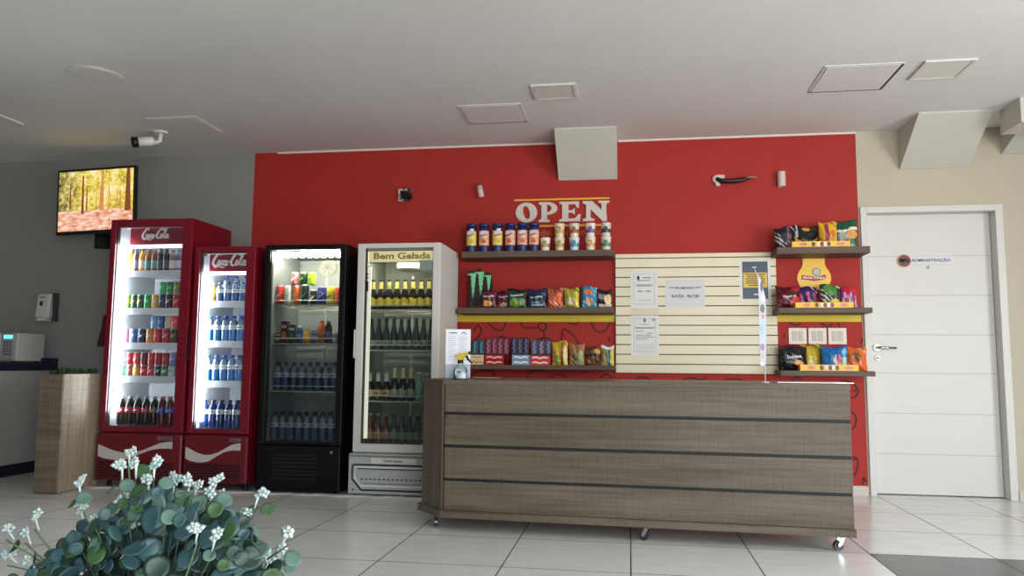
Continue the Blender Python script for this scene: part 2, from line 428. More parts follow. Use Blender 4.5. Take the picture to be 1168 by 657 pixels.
# sloped blocks hanging where the ceiling meets the wall
grey_block = M('grey_block_paint', (196, 194, 186), .7)
for i, (x0, x1, yt, zb) in enumerate(((-.56, -.087, 5.757, 2.438), (2.05, 2.538, 5.707, 2.452), (2.772, 3.35, 5.62, 2.545))):
    struct('trim_%d' % (i+1), MB().side([(yt, H), (yt, H-.012), (D-.012, zb), (D, zb), (D, H)], x0, x1, grey_block))
struct('trim_4', MB().box(2.6, 3.2, 5.46, 5.75, 2.585, H, grey_block, .004))
struct('trim_5', MB().box(-3.0, -.57, D-.012, D, H-.014, H, M('cornice_white', (220, 214, 206), .6)).box(-.08, 1.742, D-.012, D, H-.014, H, MATS['cornice_white']))

# ---------------------------------------------------------------- door
dw = M('door_white', (204, 203, 197), .4); groove = M('door_groove', (176, 172, 164), .6); steel = M('brushed_steel', (170, 168, 164), .25, metal=1)
fr = MB().box(1.752, 1.797, D-.02, D+.12, 0, 2.165, dw, .004).box(2.703, 2.757, D-.02, D+.12, 0, 2.165, dw, .004).box(1.797, 2.703, D-.02, D+.12, 2.118, 2.165, dw, .004)
struct('trim_6', fr)
door = struct('door_1', MB().box(1.80, 2.70, 6.225, 6.262, .008, 2.116, dw))
zs = [.30, .60, .90, 1.19, 1.49, 1.79]
g = MB()
for z in zs: g.box(1.802, 2.698, 6.2235, 6.23, z, z+.005, groove)
g.build('groove_lines', door)
hd = MB()
hd.ell(0, 0, .028, .028, -.012, 0, steel, 20)
hd.tube([(0, -.012, 0), (0, -.045, 0), (.012, -.052, 0), (.125, -.052, -.004)], [.009, .009, .009, .008], steel, 10)
hd.xf(lambda p: p+Vector((1.862, 6.225, 1.095))).build('door_handle', door)
MB().ell(1.862, 1.015, .017, .017, 6.213, 6.225, steel, 16).ell(1.862, 1.015, .007, .007, 6.211, 6.214, M('keyhole_black', (20, 20, 20)), 8).build('lock', door)
ds = thing('door_sign', 'small grey name plate with round dark emblem reading ADMINISTRAÇÃO on the white door', 'sign', (2.2, 6.225, 1.735))
Y0, Y1 = 6.218, 6.225
pl = MB().box(2.085, 2.425, Y0, Y1, 1.725, 1.795, M('plate_grey', (206, 204, 214), .4), .003)
pl.text('ADMINISTRAÇÃO', 2.132, 2.412, 1.744, 1.776, Y0-.0015, Y1, M('plate_navy', (40, 38, 70), .5), bold=.012)
sub = lambda mb, o: mb.xf(lambda p: p-Vector(o))
sub(pl, (2.2, 6.225, 1.735)).build('plate', ds)
em = MB().ell(2.082, 1.757, .05, .05, Y0-.003, Y1, M('emblem_peach', (226, 168, 130), .5)).ell(2.082, 1.757, .045, .045, Y0-.005, Y1, M('emblem_maroon', (120, 44, 44), .5))
em.stroke([(2.045, 1.752), (2.06, 1.768), (2.07, 1.75), (2.085, 1.768), (2.1, 1.752), (2.118, 1.765)], .022, Y0-.007, Y1, M('emblem_black', (24, 22, 30), .5))
em.stroke([(2.055, 1.742), (2.075, 1.73), (2.1, 1.738)], .014, Y0-.007, Y1, M('emblem_green', (60, 90, 40), .5))
sub(em, (2.2, 6.225, 1.735)).build('emblem', ds)
lk = MB().box(2.243, 2.262, Y0, Y1, 1.695, 1.717, M('sticker_grey', (160, 158, 150), .5)); sub(lk, (2.2, 6.225, 1.735)).build('sticker', ds)

# ---------------------------------------------------------------- ceiling fittings
diff = M('diffuser_white', (214, 212, 206), .45); rim = M('panel_rim', (206, 204, 200), .6); dark_gap = M('dark_gap', (44, 40, 38), .9); lid_m = M('hatch_lid', (216, 214, 210), .75)
def square_lamp(cx, cy, w, d, label):
    t = thing('ceiling_light', label, 'ceiling light', (cx, cy, H), 0, 'square lamps flush in the ceiling')
    f = MB(); b = .022
    f.box(-w/2, w/2, -d/2, -d/2+b, -.012, 0, rim).box(-w/2, w/2, d/2-b, d/2, -.012, 0, rim).box(-w/2, -w/2+b, -d/2+b, d/2-b, -.012, 0, rim).box(w/2-b, w/2, -d/2+b, d/2-b, -.012, 0, rim)
    f.build('frame', t)
    MB().box(-w/2+b+.002, w/2-b-.002, -d/2+b+.002, d/2-b-.002, -.009, 0, diff).build('diffuser', t)
square_lamp(-.479, 4.952, .292, .275, 'small square ceiling lamp, unlit, above the OPEN lettering')
square_lamp(1.892, 4.872, .29, .305, 'small square ceiling lamp, unlit, in front of the white door')
square_lamp(-4.74, 4.99, .29, .3, 'small square ceiling lamp, unlit, at the edge above the microwave corner')
def hatch(cx, cy, w, d, gap, label):
    t = thing('ceiling_hatch', label, 'access hatch', (cx, cy, H), 0, 'access hatches in the ceiling')
    f = MB(); b = .014
    f.box(-w/2, w/2, -d/2, -d/2+b, -.006, 0, rim).box(-w/2, w/2, d/2-b, d/2, -.006, 0, dark_gap if gap else rim).box(-w/2, -w/2+b, -d/2+b, d/2-b, -.006, 0, rim).box(w/2-b, w/2, -d/2+b, d/2-b, -.006, 0, dark_gap if gap > 1 else rim)
    f.build('frame', t)
    MB().box(-w/2+b+.004, w/2-b-.004, -d/2+b+.004, d/2-b-.004, -.008, 0, lid_m).build('lid', t)
hatch(-.962, 5.355, .45, .41, 1, 'square ceiling hatch with a dark gap, beside the sloped grey block')
hatch(1.41, 4.956, .46, .455, 2, 'square ceiling hatch beside the lamp in front of the door')
hatch(-3.37, 5.326, .41, .4, 0, 'square ceiling hatch behind the white security camera')
sp_ = thing('ceiling_speaker', 'round flush cover in the ceiling above the television side', 'speaker', (-3.35, 4.29, H))
MB().lathe([(.16, -.006), (.16, 0)], M('speaker_cover', (208, 206, 202), .75), 36).build('cover', sp_)
MB().lathe([(.145, -.009), (.145, 0)], lid_m, 36).build('grille', sp_)
# security camera
sv = thing('security_camera', 'small white bullet security camera with black lens hood under the ceiling', 'camera', (-3.66, 5.46, H))
wp = M('camera_white', (222, 220, 212), .4); bk = M('black_plastic', (16, 16, 18), .4)
MB().lathe([(.05, -.016), (.055, -.006), (.055, 0)], wp, 20).build('base', sv)
MB().tube([(0, 0, -.014), (-.005, 0, -.075), (-.03, -.01, -.09), (-.06, -.02, -.088)], .016, wp, 10).build('bracket', sv)
c0 = Vector((-.03, -.03, -.082)); dr = Vector((-.78, -.55, -.2)).normalized()
MB().tube([c0, c0+dr*.02, c0+dr*.12], [.02, .036, .038], wp, 16).build('housing', sv)
MB().tube([c0+dr*.118, c0+dr*.165], [.042, .042], bk, 16).tube([c0+dr*.166, c0+dr*.168], [.026, .026], M('lens_glass', (6, 6, 12), .05), 14).build('lens_hood', sv)

# ================================================================ LEFT SIDE
tv = thing('television', 'wall mounted flat television showing a yellow autumn wood, above the tall red cooler', 'television', (-4.445, 5.80, 2.015))
tv.rotation_euler = (0, math.radians(-2.0), 0)
MB().box(-.365, .365, 0, .035, 0, .565, bk, .006).box(-.2, .2, .035, .075, .12, .42, bk, .01).build('casing', tv)
scn = MB().box(-.345, .345, -.003, .001, .028, .542, mat_screen()).build('screen', tv)
tk = MB(); trunk = M('screen_trunk', (120, 66, 34), .5, emit=.9); trunk2 = M('screen_trunk_pale', (186, 130, 84), .5, emit=.9)
for x, w, z0, z1, mm in ((-.118, .018, .17, .5, trunk), (-.08, .010, .2, .4, trunk), (.062, .026, .19, .542, trunk2), (.045, .010, .2, .4, trunk2), (.3, .04, .18, .542, trunk), (.125, .008, .2, .42, trunk2), (.2, .007, .2, .36, trunk2), (.235, .007, .2, .36, trunk2), (-.235, .012, .22, .44, trunk), (.01, .006, .2, .36, trunk2)):
    tk.prism([(x-w*.7, z0), (x+w*.7, z0), (x+w*.35, z1), (x-w*.35, z1)], -.0045, -.002, mm)
tk.build('screen_trees', scn)
MB().box(-.05, .05, .075, .33, .21, .25, bk).box(-.12, .12, .325, .346, .1, .36, bk).build('wall_bracket', tv)
rc = thing('wall_box', 'small black box on the grey wall just below the television', 'box', at(118, 274, Y=D-.03))
MB().box(-.065, .065, -.035, .03, -.075, .06, bk, .008).build('casing', rc)
MB().box(-.05, .05, -.037, -.034, -.06, .02, M('dull_black', (30, 30, 34), .7)).build('front_cover', rc)

# soap dispenser
so = thing('soap_dispenser', 'white liquid soap dispenser on the grey wall above the microwave', 'dispenser', (-5.09, D, 1.29))
dp = M('dispenser_white', (205, 205, 200), .35); dg = M('dispenser_grey', (70, 72, 74), .5)
MB().side([(0, .0), (-.05, .0), (-.06, .25), (0, .25)], .05, .075, dg).build('back_plate', so)
b = MB().box(-.08, .055, -.105, -.001, .02, .245, dp, .022, 3)
b.xf(lambda p: Vector((p.x, p.y*(1-.25*max(0, (p.z-.12)/.13)), p.z))); b.build('cover', so)
MB().box(-.06, .03, -.10, -.02, .0, .022, dp, .004).build('push_bar', so)
MB().ell(-.02, .155, .008, .022, -.108, -.09, bk, 14).build('level_window', so)
MB().box(-.045, .01, -.099, -.08, .208, .214, dg).build('name_strip', so)

# side counter with dark top, white body
sc_ = thing('side_counter', 'white side counter with thick navy worktop under the microwave', 'counter', (-5.8, 5.8, 0))
navy = M('navy_top', (26, 28, 52), .3); cab = M('cabinet_white', (176, 176, 172), .5)
MB().box(-1.75, .82, -.32, .34, .86, .925, navy, .006).build('worktop', sc_)
MB().box(.765, .82, .20, .34, .9255, .968, navy, .004).build('backsplash', sc_)
MB().box(-1.7, .80, -.28, .33, .10, .86, cab).build('cabinet_body', sc_)
MB().box(-1.66, .77, -.22, .33, 0, .10, M('kick_navy', (30, 30, 46), .5)).build('kick_plate', sc_)
for x in (-1.2, -.62, -.04):
    d_ = MB().box(x-.27, x+.27, -.298, -.28, .12, .84, cab, .003).build('cabinet_door', sc_)
    MB().box(x+.2, x+.212, -.32, -.298, .6, .72, steel).build('handle', d_)

# microwave
mw = thing('microwave', 'white microwave oven with lit blue display on the navy worktop', 'microwave', (-5.29, 5.88, .9255))
mwp = M('microwave_white', (196, 196, 192), .35)
MB().box(-.24, .24, -.14, .17, .012, .248, mwp, .006).build('casing', mw)
MB().box(-.235, .10, -.165, -.141, .018, .244, mwp, .006).box(-.2, .06, -.167, -.164, .05, .21, M('microwave_glass', (24, 24, 28), .1)).build('door', mw)
cp = MB().box(.105, .235, -.163, -.141, .018, .244, M('microwave_panel', (150, 150, 152), .4), .008).build('control_panel', mw)
MB().box(.135, .215, -.166, -.162, .2, .228, M('display_blue', (90, 225, 255), .3, emit=2.2)).build('display', cp)
kb = MB()
for r in range(5):
    for c in range(3): kb.box(.135+c*.028, .155+c*.028, -.165, -.162, .06+r*.025, .078+r*.025, M('keypad_grey', (96, 96, 104), .5))
kb.build('keypad', cp)
for x in (-.2, .2):
    for y in (-.11, .14): MB().lathe([(.015, 0), (.015, .0125)], bk, 10, x, y).build('foot', mw)

# tall planter box with plants
pb = thing('planter_box', 'tall narrow wood-look planter box with low green plants beside the red cooler', 'planter', (-4.12, 5.25, 0))
wz = mat_wood('oak_laminate', (122, 108, 92), (166, 150, 130), 'Z', .5, 70)
ps = MB()
x0, x1, y0, y1 = -.092, .088, -.222, .225
wx = mat_wood('oak_cross_shaded', (96, 85, 73), (130, 117, 102), 'X', .5, 70)  # cross grain, darkened so the colour holds the front face's shade
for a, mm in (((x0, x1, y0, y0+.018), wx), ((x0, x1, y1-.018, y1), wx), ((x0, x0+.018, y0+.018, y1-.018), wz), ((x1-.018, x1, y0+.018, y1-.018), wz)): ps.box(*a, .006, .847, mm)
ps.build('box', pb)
MB().box(x0+.018, x1-.018, y0+.018, y1-.018, .006, .82, M('soil', (40, 32, 26), .9, noise=.3, scale=60)).build('soil', pb)
MB().box(x0+.01, x1-.01, y0+.01, y1-.01, 0, .006, bk).build('plinth', pb)
gr = MB(); gm = [M('leaf_dark', (44, 62, 40), .6), M('leaf_mid', (60, 84, 52), .6)]
for i in range(190):
    x, y = random.uniform(x0+.03, x1-.03), random.uniform(y0+.03, y1-.03); a = random.uniform(0, 2*PI); l = random.uniform(.04, .085); w = random.uniform(.004, .009)
    tx, ty = math.cos(a)*l*.55, math.sin(a)*l*.55; nx, ny = -math.sin(a)*w, math.cos(a)*w
    gr.add([(x-nx, y-ny, .815), (x+nx, y+ny, .815), (x+tx*.5+nx, y+ty*.5+ny, .815+l*.75), (x+tx*.5-nx, y+ty*.5-ny, .815+l*.75), (x+tx, y+ty, .815+l)], [(0, 1, 2, 3), (3, 2, 4)], gm[i % 2])
gr.build('plants', pb)

# ================================================================ COOLERS
YC = 5.40
glass = mat_glass('door_glass', (.94, .95, .95)); glass_t = mat_glass('door_glass_tinted', (.68, .73, .75)); glass_l = mat_glass('door_glass_light', (.82, .86, .86))
liner_w = M('liner_white', (226, 230, 234), .4); liner_g = M('liner_grey', (176, 180, 180), .45); shelf_w = M('shelf_white', (222, 226, 230), .35)
wire = M('wire_white', (214, 212, 200), .35); wire_c = M('wire_chrome', (196, 198, 198), .3, metal=.6)
coke_red = M('cooler_red', (118, 13, 34), .32); coke_dk = M('cooler_red_panel', (104, 15, 28), .38); gasket = M('gasket_black', (20, 20, 22), .6)
cblack = M('cooler_black', (7, 8, 12), .45, spec=.25); cwhite = M('cooler_white', (206, 204, 198), .4)
led_cool = M('led_cool', (236, 246, 255), .3, emit=70.); led_warm = M('led_warm', (255, 242, 212), .3, emit=260.)
header_red = M('header_red', (128, 20, 38), .45); script_white = M('script_white', (240, 238, 236), .4)

C1 = [(.66, .80), (.58, .98), (.42, .95), (.22, .70), (.10, .36), (.17, .08), (.38, .04), (.62, .26)]
def script_logo(mb, x0, z0, s, y0, y1, mat):
    """flowing white script with a swash under the first word"""
    def S(pts, w): mb.stroke([(x0+(x+.18*z)*s, z0+z*s) for x, z in pts], [q*s*1.18 for q in w] if isinstance(w, list) else w*s*1.25, y0, y1, mat, sub=4)
    for dx in (0, 1.52):
        S([(x+dx, z) for x, z in C1], [.05, .10, .12, .15, .17, .15, .10, .05])
    S([(.17, .03), (.36, -.10), (.62, -.02), (.9, -.12), (1.16, -.08)], [.05, .1, .06, .11, .03])
    S([(1.98, .97), (2.2, .86), (2.44, 1.0), (2.8, 1.02)], [.04, .11, .08, .03])
    for cx in (.62, 2.12):
        S([(cx+.11*math.cos(a), .24+.2*math.sin(a)) for a in [k*PI/4+.8 for k in range(9)]], .085)
    S([(.98, .38), (.9, .43), (.82, .26), (.86, .07), (.98, .10)], [.06, .08, .1, .09, .04])
    for cx in (1.12, 2.68):
        S([(cx+.10*math.cos(a), .22+.19*math.sin(a)) for a in [k*PI/4+.8 for k in range(9)]], .085)
        S([(cx+.15, .42), (cx+.1, .12), (cx+.17, .03), (cx+.28, .16)], [.1, .1, .08, .03])
    S([(1.36, .30), (1.5, .34)], .07)
    S([(2.34, .2), (2.52, .72), (2.5, .95), (2.4, .8), (2.36, .25), (2.42, .04), (2.54, .14)], [.04, .06, .07, .09, .10, .08, .03])

def cooler(name, label, X0, w, h, d, zb, zd, g, body, frame, liner, shelves, wire_style=None):
    """glass door merchandiser. g = (x0, x1, z0, z1) of the pane; shelves = list of top heights"""
    gx0, gx1, gz0, gz1 = g; t = .035
    c = thing(name, label, 'drinks cooler', (X0, YC, 0), 0, 'glass door drinks coolers along the back wall')
    MB().box(0, t, .046, d, zd, h, body).box(w-t, w, .046, d, zd, h, body).box(t, w-t, .046, d, h-.045, h, body).box(t, w-t, d-.035, d, zd, h-.045, body)\
        .box(0, w, .046, d, zb, zd, body).build('body', c)
    e = .004
    MB().box(t, t+e, .05, d-.035, gz0-.01, h-.045, liner).box(w-t-e, w-t, .05, d-.035, gz0-.01, h-.045, liner).box(t+e, w-t-e, d-.035-e, d-.035, gz0-.01, h-.045, liner)\
        .box(t+e, w-t-e, .05, d-.035-e, h-.049, h-.045, liner).box(t+e, w-t-e, .05, d-.035-e, zd, gz0-.004, liner).build('liner', c)
    dr = MB()
    dr.box(0, gx0, 0, .042, zd+.004, h, frame, .005).box(gx1, w, 0, .042, zd+.004, h, frame, .005).box(gx0-.002, gx1+.002, 0, .042, zd+.004, gz0, frame, .005).box(gx0-.002, gx1+.002, 0, .042, gz1, h, frame, .005)
    door = dr.build('door', c)
    MB().box(gx0-.004, gx1+.004, .014, .020, gz0-.004, gz1+.004, glass if wire_style is None else glass_t if body is cblack else glass_l).build('glass_pane', door)
    ga = MB(); ga.box(gx0-.004, gx0+.006, .0205, .05, gz0, gz1, gasket).box(gx1-.006, gx1+.004, .0205, .05, gz0, gz1, gasket).box(gx0, gx1, .0205, .05, gz0-.004, gz0+.003, gasket)
    ga.build('gasket', door)
    for z in shelves:
        s = MB(); xa, xb = t+e+.004, w-t-e-.004
        if wire_style is None:
            s.box(xa, xb, .085, d-.06, z-.012, z, shelf_w).box(xa, xb, .078, .086, z-.045, z+.006, shelf_w, .003)
            s.build('shelf', c)
        else:
            n = 22
            for k in range(n): xx = xa+(xb-xa)*(k+.5)/n; s.tube([(xx, .09, z-.003), (xx, d-.07, z-.003)], .002, wire_style, 5)
            for yy in (.088, .3, d-.07): s.tube([(xa, yy, z-.006), (xb, yy, z-.006)], .0045, wire_style, 6)
            o = s.build('shelf', c)
            MB().tube([(xa+.005, .088, z-.004), (xa+.006, .086, z+.03), (xa+.014, .086, z+.035), (xb-.014, .086, z+.035), (xb-.006, .086, z+.03), (xb-.005, .088, z-.004)], .0035, wire_style, 6).build('guard_rail', o)
    # a slim upright for the shelf hooks on the rear liner
    MB().box(w*.42, w*.42+.012, d-.046, d-.039, gz0+.02, gz1-.15, wire_c).build('shelf_upright', c)
    for x in (.05, w-.05):
        for y in (.09, d-.06):
            MB().lathe([(.022, 0), (.018, .008), (.014, zb+.002)], gasket, 12, x, y).build('foot', c)
    return c, door

def red_lower(c, w, zb, zt):
    p = MB().box(-.008, w+.004, -.012, .044, zb, zt-.006, coke_dk, .018, 3).build('lower_panel', c)
    X = lambda u: u*w
    Z = lambda v: zt-v*(zt-zb)
    top = [(.02, .26), (.1, .31), (.2, .375), (.32, .42), (.42, .415), (.55, .36), (.66, .275), (.76, .20), (.86, .17), (.9, .168)]
    bot = [(.02, .50), (.1, .545), (.2, .57), (.3, .575), (.4, .545), (.52, .445), (.64, .355), (.76, .315), (.86, .31), (.9, .32)]
    MB().prism([(X(u), Z(v)) for u, v in top+bot[::-1]], -.0145, -.011, M('wave_grey', (196, 190, 186), .4)).build('wave', p)
    MB().box(X(.72), X(.9), -.0145, -.011, Z(.14), Z(.07), M('badge_grey', (120, 100, 104), .4)).text('Metalfrio', X(.735), X(.885), Z(.128), Z(.085), -.0155, -.0145, M('badge_dark', (60, 30, 36), .5)).build('badge', p)
    gm = MB().box(X(.03), X(.905), -.0135, -.011, Z(.93), Z(.60), M('grille_dark', (12, 6, 8), .8))
    n = int(X(.875)/.017); dx = X(.875)/n
    for k in range(n+1): gm.box(X(.03)+k*dx-.0018, X(.03)+k*dx+.0018, -.016, -.0135, Z(.93), Z(.60), coke_dk)
    nz = 6
    for k in range(nz+1): z = Z(.93)+(Z(.60)-Z(.93))*k/nz; gm.box(X(.03), X(.905), -.0162, -.0135, z-.0018, z+.0018, coke_dk)
    gm.build('grille', p)
    return p

def led_column(c, x, z0, z1, mat, n=30):
    l = MB().box(x-.016, x+.016, .056, .066, z0, z1, mat).build('led_strip', c)
    pts = [(x-.0245, z0), (x-.0245, z1)]; comb = []
    for i in range(n):
        z = z0+(z1-z0)*(i+.5)/n; comb += [(x-.0235, z-.009), (x-.0165, z-.009), (x-.0165, z+.009), (x-.0235, z+.009)]
    MB().prism(pts+comb[::-1], .052, .064, gasket).build('led_rail', l)

# --- 1 tall red
w1, h1, d1 = .69, 2.045, .58
S1 = [1.647, 1.352, 1.083, .826]
c1, dr1 = cooler('drinks_cooler', 'tallest red drinks cooler, leftmost, filled with soda cans and juice bottles', -4.0, w1, h1, d1, .05, .41, (.045, .608, .452, 1.985), coke_red, coke_red, liner_w, S1)
red_lower(c1, w1, .05, .41)
led_column(c1, .080, .56, 1.86, led_cool)
hp = MB().box(.10, .648, .10, .115, 1.862, 1.992, header_red).build('header_sign', c1)
lo = MB(.00025); script_logo(lo, .194, 1.908, .080, .097, .1, script_white); lo.build('logo', hp)
MB().box(.10, .648, .098, .135, 1.838, 1.858, M('led_soft', (240, 246, 255), .3, emit=4.)).build('header_light', c1)
MB().prism([(-.001, 1.30), (-.014, 1.28), (-.022, 1.2), (-.05, 1.07), (-.042, 1.055), (-.001, 1.06)], -.012, .03, M('handle_maroon', (52, 10, 20), .4)).build('handle', dr1)
# --- 2 slim red
w2, h2, d2 = .495, 1.82, .58
S2 = [1.405, 1.1, .797]
c2, dr2 = cooler('drinks_cooler', 'shorter slim red drinks cooler filled with blue water bottles', -3.28, w2, h2, d2, .05, .41, (.042, .422, .445, 1.785), coke_red, coke_red, liner_w, S2)
red_lower(c2, w2, .05, .41)
led_column(c2, .078, .50, 1.62, led_cool, 26)
hp = MB().box(.075, .460, .085, .10, 1.64, 1.782, header_red).build('header_sign', c2)
lo = MB(.00025); script_logo(lo, .09, 1.683, .098, .082, .085, script_white); lo.build('logo', hp)
MB().box(.075, .460, .083, .12, 1.616, 1.636, MATS['led_soft']).build('header_light', c2)
MB().box(.048, .075, .03, .05, 1.755, 1.777, M('sticker_grey2', (150, 140, 140), .5)).build('sticker', dr2)
MB().prism([(-.001, 1.18), (-.010, 1.16), (-.014, 1.08), (-.024, .97), (-.019, .955), (-.001, .96)], -.012, .03, MATS['handle_maroon']).build('handle', dr2)
# --- 3 black
w3, h3, d3 = .64, 1.825, .58
S3 = [1.378, 1.092, .735]
c3, dr3 = cooler('drinks_cooler', 'black drinks cooler with energy drink cans lit from the top', -2.71, w3, h3, d3, .02, .345, (.042, .592, .366, 1.785), cblack, cblack, M('liner_dark', (128, 133, 134), .45), S3, wire)
lm = MB().box(.06, .58, .06, .085, 1.752, 1.776, led_warm).build('led_strip', c3)
k_ = MB()
for i in range(9): k_.lathe([(.014, 1.738), (.02, 1.7515)], led_warm, 10, .09+i*.0575, .075)
k_.build('led_lens', lm)
fn = at(374, 305, Y=YC+d3-.045); fx, fz = fn.x+2.71, fn.z
f_ = MB().ell(fx, fz, .072, .072, d3-.05, d3-.04, M('fan_grey', (176, 172, 160), .5), 28)
for r in (.025, .045, .065): f_.ring(fx, fz, (r, r), (r-.006, r-.006), d3-.055, d3-.05, M('fan_dark', (120, 118, 110), .5), n=24)
for k in range(4): a = k*PI/4+.3; f_.stroke([(fx-.066*math.cos(a), fz-.066*math.sin(a)), (fx+.066*math.cos(a), fz+.066*math.sin(a))], .006, d3-.056, d3-.05, MATS['fan_dark'])
f_.build('fan_grille', c3)
lp = MB().box(0, w3, -.004, .044, .02, .34, cblack, .006)
for k in range(7): lp.box(.12, .46, -.008, -.003, .10+k*.028, .112+k*.028, M('louver_black', (15, 16, 22), .5))
lp.build('lower_panel', c3)
MB().ell(.575, .30, .012, .012, -.01, -.003, steel, 14).build('lock', c3)
# --- 4 white
w4, h4, d4 = .628, 1.825, .58
S4 = [1.345, 1.045, .672]
c4, dr4 = cooler('drinks_cooler', 'white drinks cooler of beer bottles partly behind the wooden counter', -1.98, w4, h4, d4, .015, .305, (.055, .571, .368, 1.79), cwhite, cwhite, M('liner_mid', (126, 132, 128), .45), S4, wire)
sgn = MB().box(.06, .566, .07, .085, 1.695, 1.785, M('sign_lit', (246, 226, 172), .4, emit=.75)).build('header_sign', c4)
tx = MB(); gold = M('sign_gold', (206, 172, 96), .5)
tx.text('Bem Gelada', .10, .535, 1.715, 1.765, .067, .07, gold, bold=.03); tx.build('lettering', sgn)
MB().box(.06, .566, .066, .09, 1.785, 1.79, cwhite).box(.06, .566, .066, .09, 1.690, 1.695, cwhite).build('sign_rail', c4)
MB().box(.062, .088, .052, .066, .40, 1.66, M('bar_warm', (250, 246, 224), .4, emit=.8)).build('side_bar', c4)  # pale emissive bar along the left inner wall
MB().box(.07, .556, .088, .102, 1.700, 1.712, M('added_led_warm', (255, 242, 212), .3, emit=190.)).build('led_strip', c4)  # unseen strip added behind the sign to brighten the interior
fn = MB().lathe([(.085, 1.655), (.108, 1.663), (.108, 1.72), (.09, 1.776)], M('fan_cover', (232, 230, 220), .45), 32, .335, .26).build('fan_cover', c4)
MB().lathe([(.072, 1.649), (.084, 1.656)], M('fan_cover_grey', (170, 168, 156), .5), 32, .335, .26).build('fan_mesh', fn)
MB().box(.465, .562, .0215, .0225, 1.627, 1.70, M('sticker_white', (230, 230, 226), .5)).build('sticker', dr4)
stx = MB()
for z in (1.60, 1.575): stx.box(.06, .078, .0205, .0225, z-.008, z+.006, bk)
stx.box(.058, .08, .0205, .0225, 1.47, 1.545, M('sticker_dark', (60, 62, 60), .5)).build('side_sticker', dr4)
MB().box(-.016, -.002, .0, .03, .98, 1.19, cwhite, .006).build('handle', dr4)
lower = MB().box(-.02, w4+.012, -.02, .044, .015, .30, M('panel_shaded', (176, 178, 178), .45), .01).build('lower_panel', c4)  # panel colour greyed to carry the counter's shadow
tr = MB(); tg = M('trim_grey', (120, 122, 122), .5); td = M('trim_dark', (44, 46, 48), .6)
tr.box(.15, .48, -.023, -.019, .232, .272, M('plate_light', (216, 214, 208), .4), .0015)
tr.text('Gelopar', .24, .39, .240, .264, -.0245, -.0225, td, bold=.02)
tr.box(-.01, w4, -.022, -.019, .276, .29, tg)
tr.stroke([(w4, .222), (.02, .222), (.012, .214), (.012, .12), (.03, .10), (.075, .05), (.09, .045), (w4, .045)], .013, -.0225, -.019, td, sub=1)
tr.stroke([(w4-.02, .205), (.035, .205), (.033, .13), (.08, .075), (w4-.02, .075)], .011, -.024, -.019, M('trim_light', (222, 222, 218), .4), sub=1)
tr.box(.05, w4-.03, -.0225, -.019, .19, .197, td)
for k in range(16): tr.box(.075+k*.033, .092+k*.033, -.0225, -.019, .118, .126, td)
tr.box(.10, w4-.02, -.0225, -.019, .088, .094, tg).ell(.02, .045, .007, .007, -.0225, -.019, td, 10)
tr.build('panel_trim', lower)

# crumpled white strip on the floor along the coolers
fs = MB(); N = 70; rows = []
for i in range(N+1):
    x = -4.15+(2.72)*i/N; yf = 5.325+.012*math.sin(i*.9)+random.uniform(-.008, .008); 
    rows.append([(x, yf, .001), (x, yf+.008, .007+random.uniform(0, .006)), (x, 5.372, .008+random.uniform(0, .008)), (x, 5.378, .001)])
vs = [p for r in rows for p in r]
fsf = [(4*i+k, 4*i+4+k, 4*i+5+k, 4*i+1+k) for i in range(N) for k in range(3)]+[(4*i+3, 4*i+7, 4*i+4, 4*i) for i in range(N)]+[(0, 1, 2, 3), (4*N+3, 4*N+2, 4*N+1, 4*N)]
fs.add(vs, fsf, M('plastic_white', (206, 202, 198), .5), True)
tag(fs.build('floor_strip'), 'crumpled white strip lying on the floor along the fronts of the coolers', 'strip')

# ================================================================ DRINKS
MC = {}
def cached(key, fn):
    if key not in MC: MC[key] = fn()
    return MC[key]
def place(name, label, cat, group, loc, parts, rz=0):
    t = thing(name, label, cat, loc, rz, group)
    for pn, me in parts:
        o = bpy.data.objects.new(pn, me); col.objects.link(o); o.parent = t
    return t
alu = M('can_metal', (190, 192, 194), .3, metal=.8)
def C(rgb, rough=.35): return M('c_%d_%d_%d' % tuple(rgb), rgb, rough)
clear = mat_glass('clear_plastic', (.93, .96, .97), 1.3)
def can_parts(c1_, c2_, hh=.115, r=.0292):
    key = ('can', tuple(c1_), tuple(c2_), hh, r)
    def mk():
        b = MB().lathe([(r*.8, 0), (r, .008), (r, hh*.22), (r, hh*.24), (r, hh*.62), (r, hh*.64), (r, hh-.012), (r*.86, hh-.004)],
                       [alu, C(c1_), C(c1_), C(c1_), C(c2_), C(c1_), C(c1_), ], 16)
        # slanted emblem on the front
        b.stroke([(-r*.55, hh*.38), (0, hh*.5), (r*.5, hh*.55)], [.006, .014, .005], -r-.0012, -r+.012, C(c2_))
        l = MB().lathe([(r*.86, hh-.004), (r*.84, hh), (r*.78, hh-.001)], alu, 16)
        return [('can_body', b.mesh('can_body')), ('can_lid', l.mesh('can_lid'))]
    return cached(key, mk)
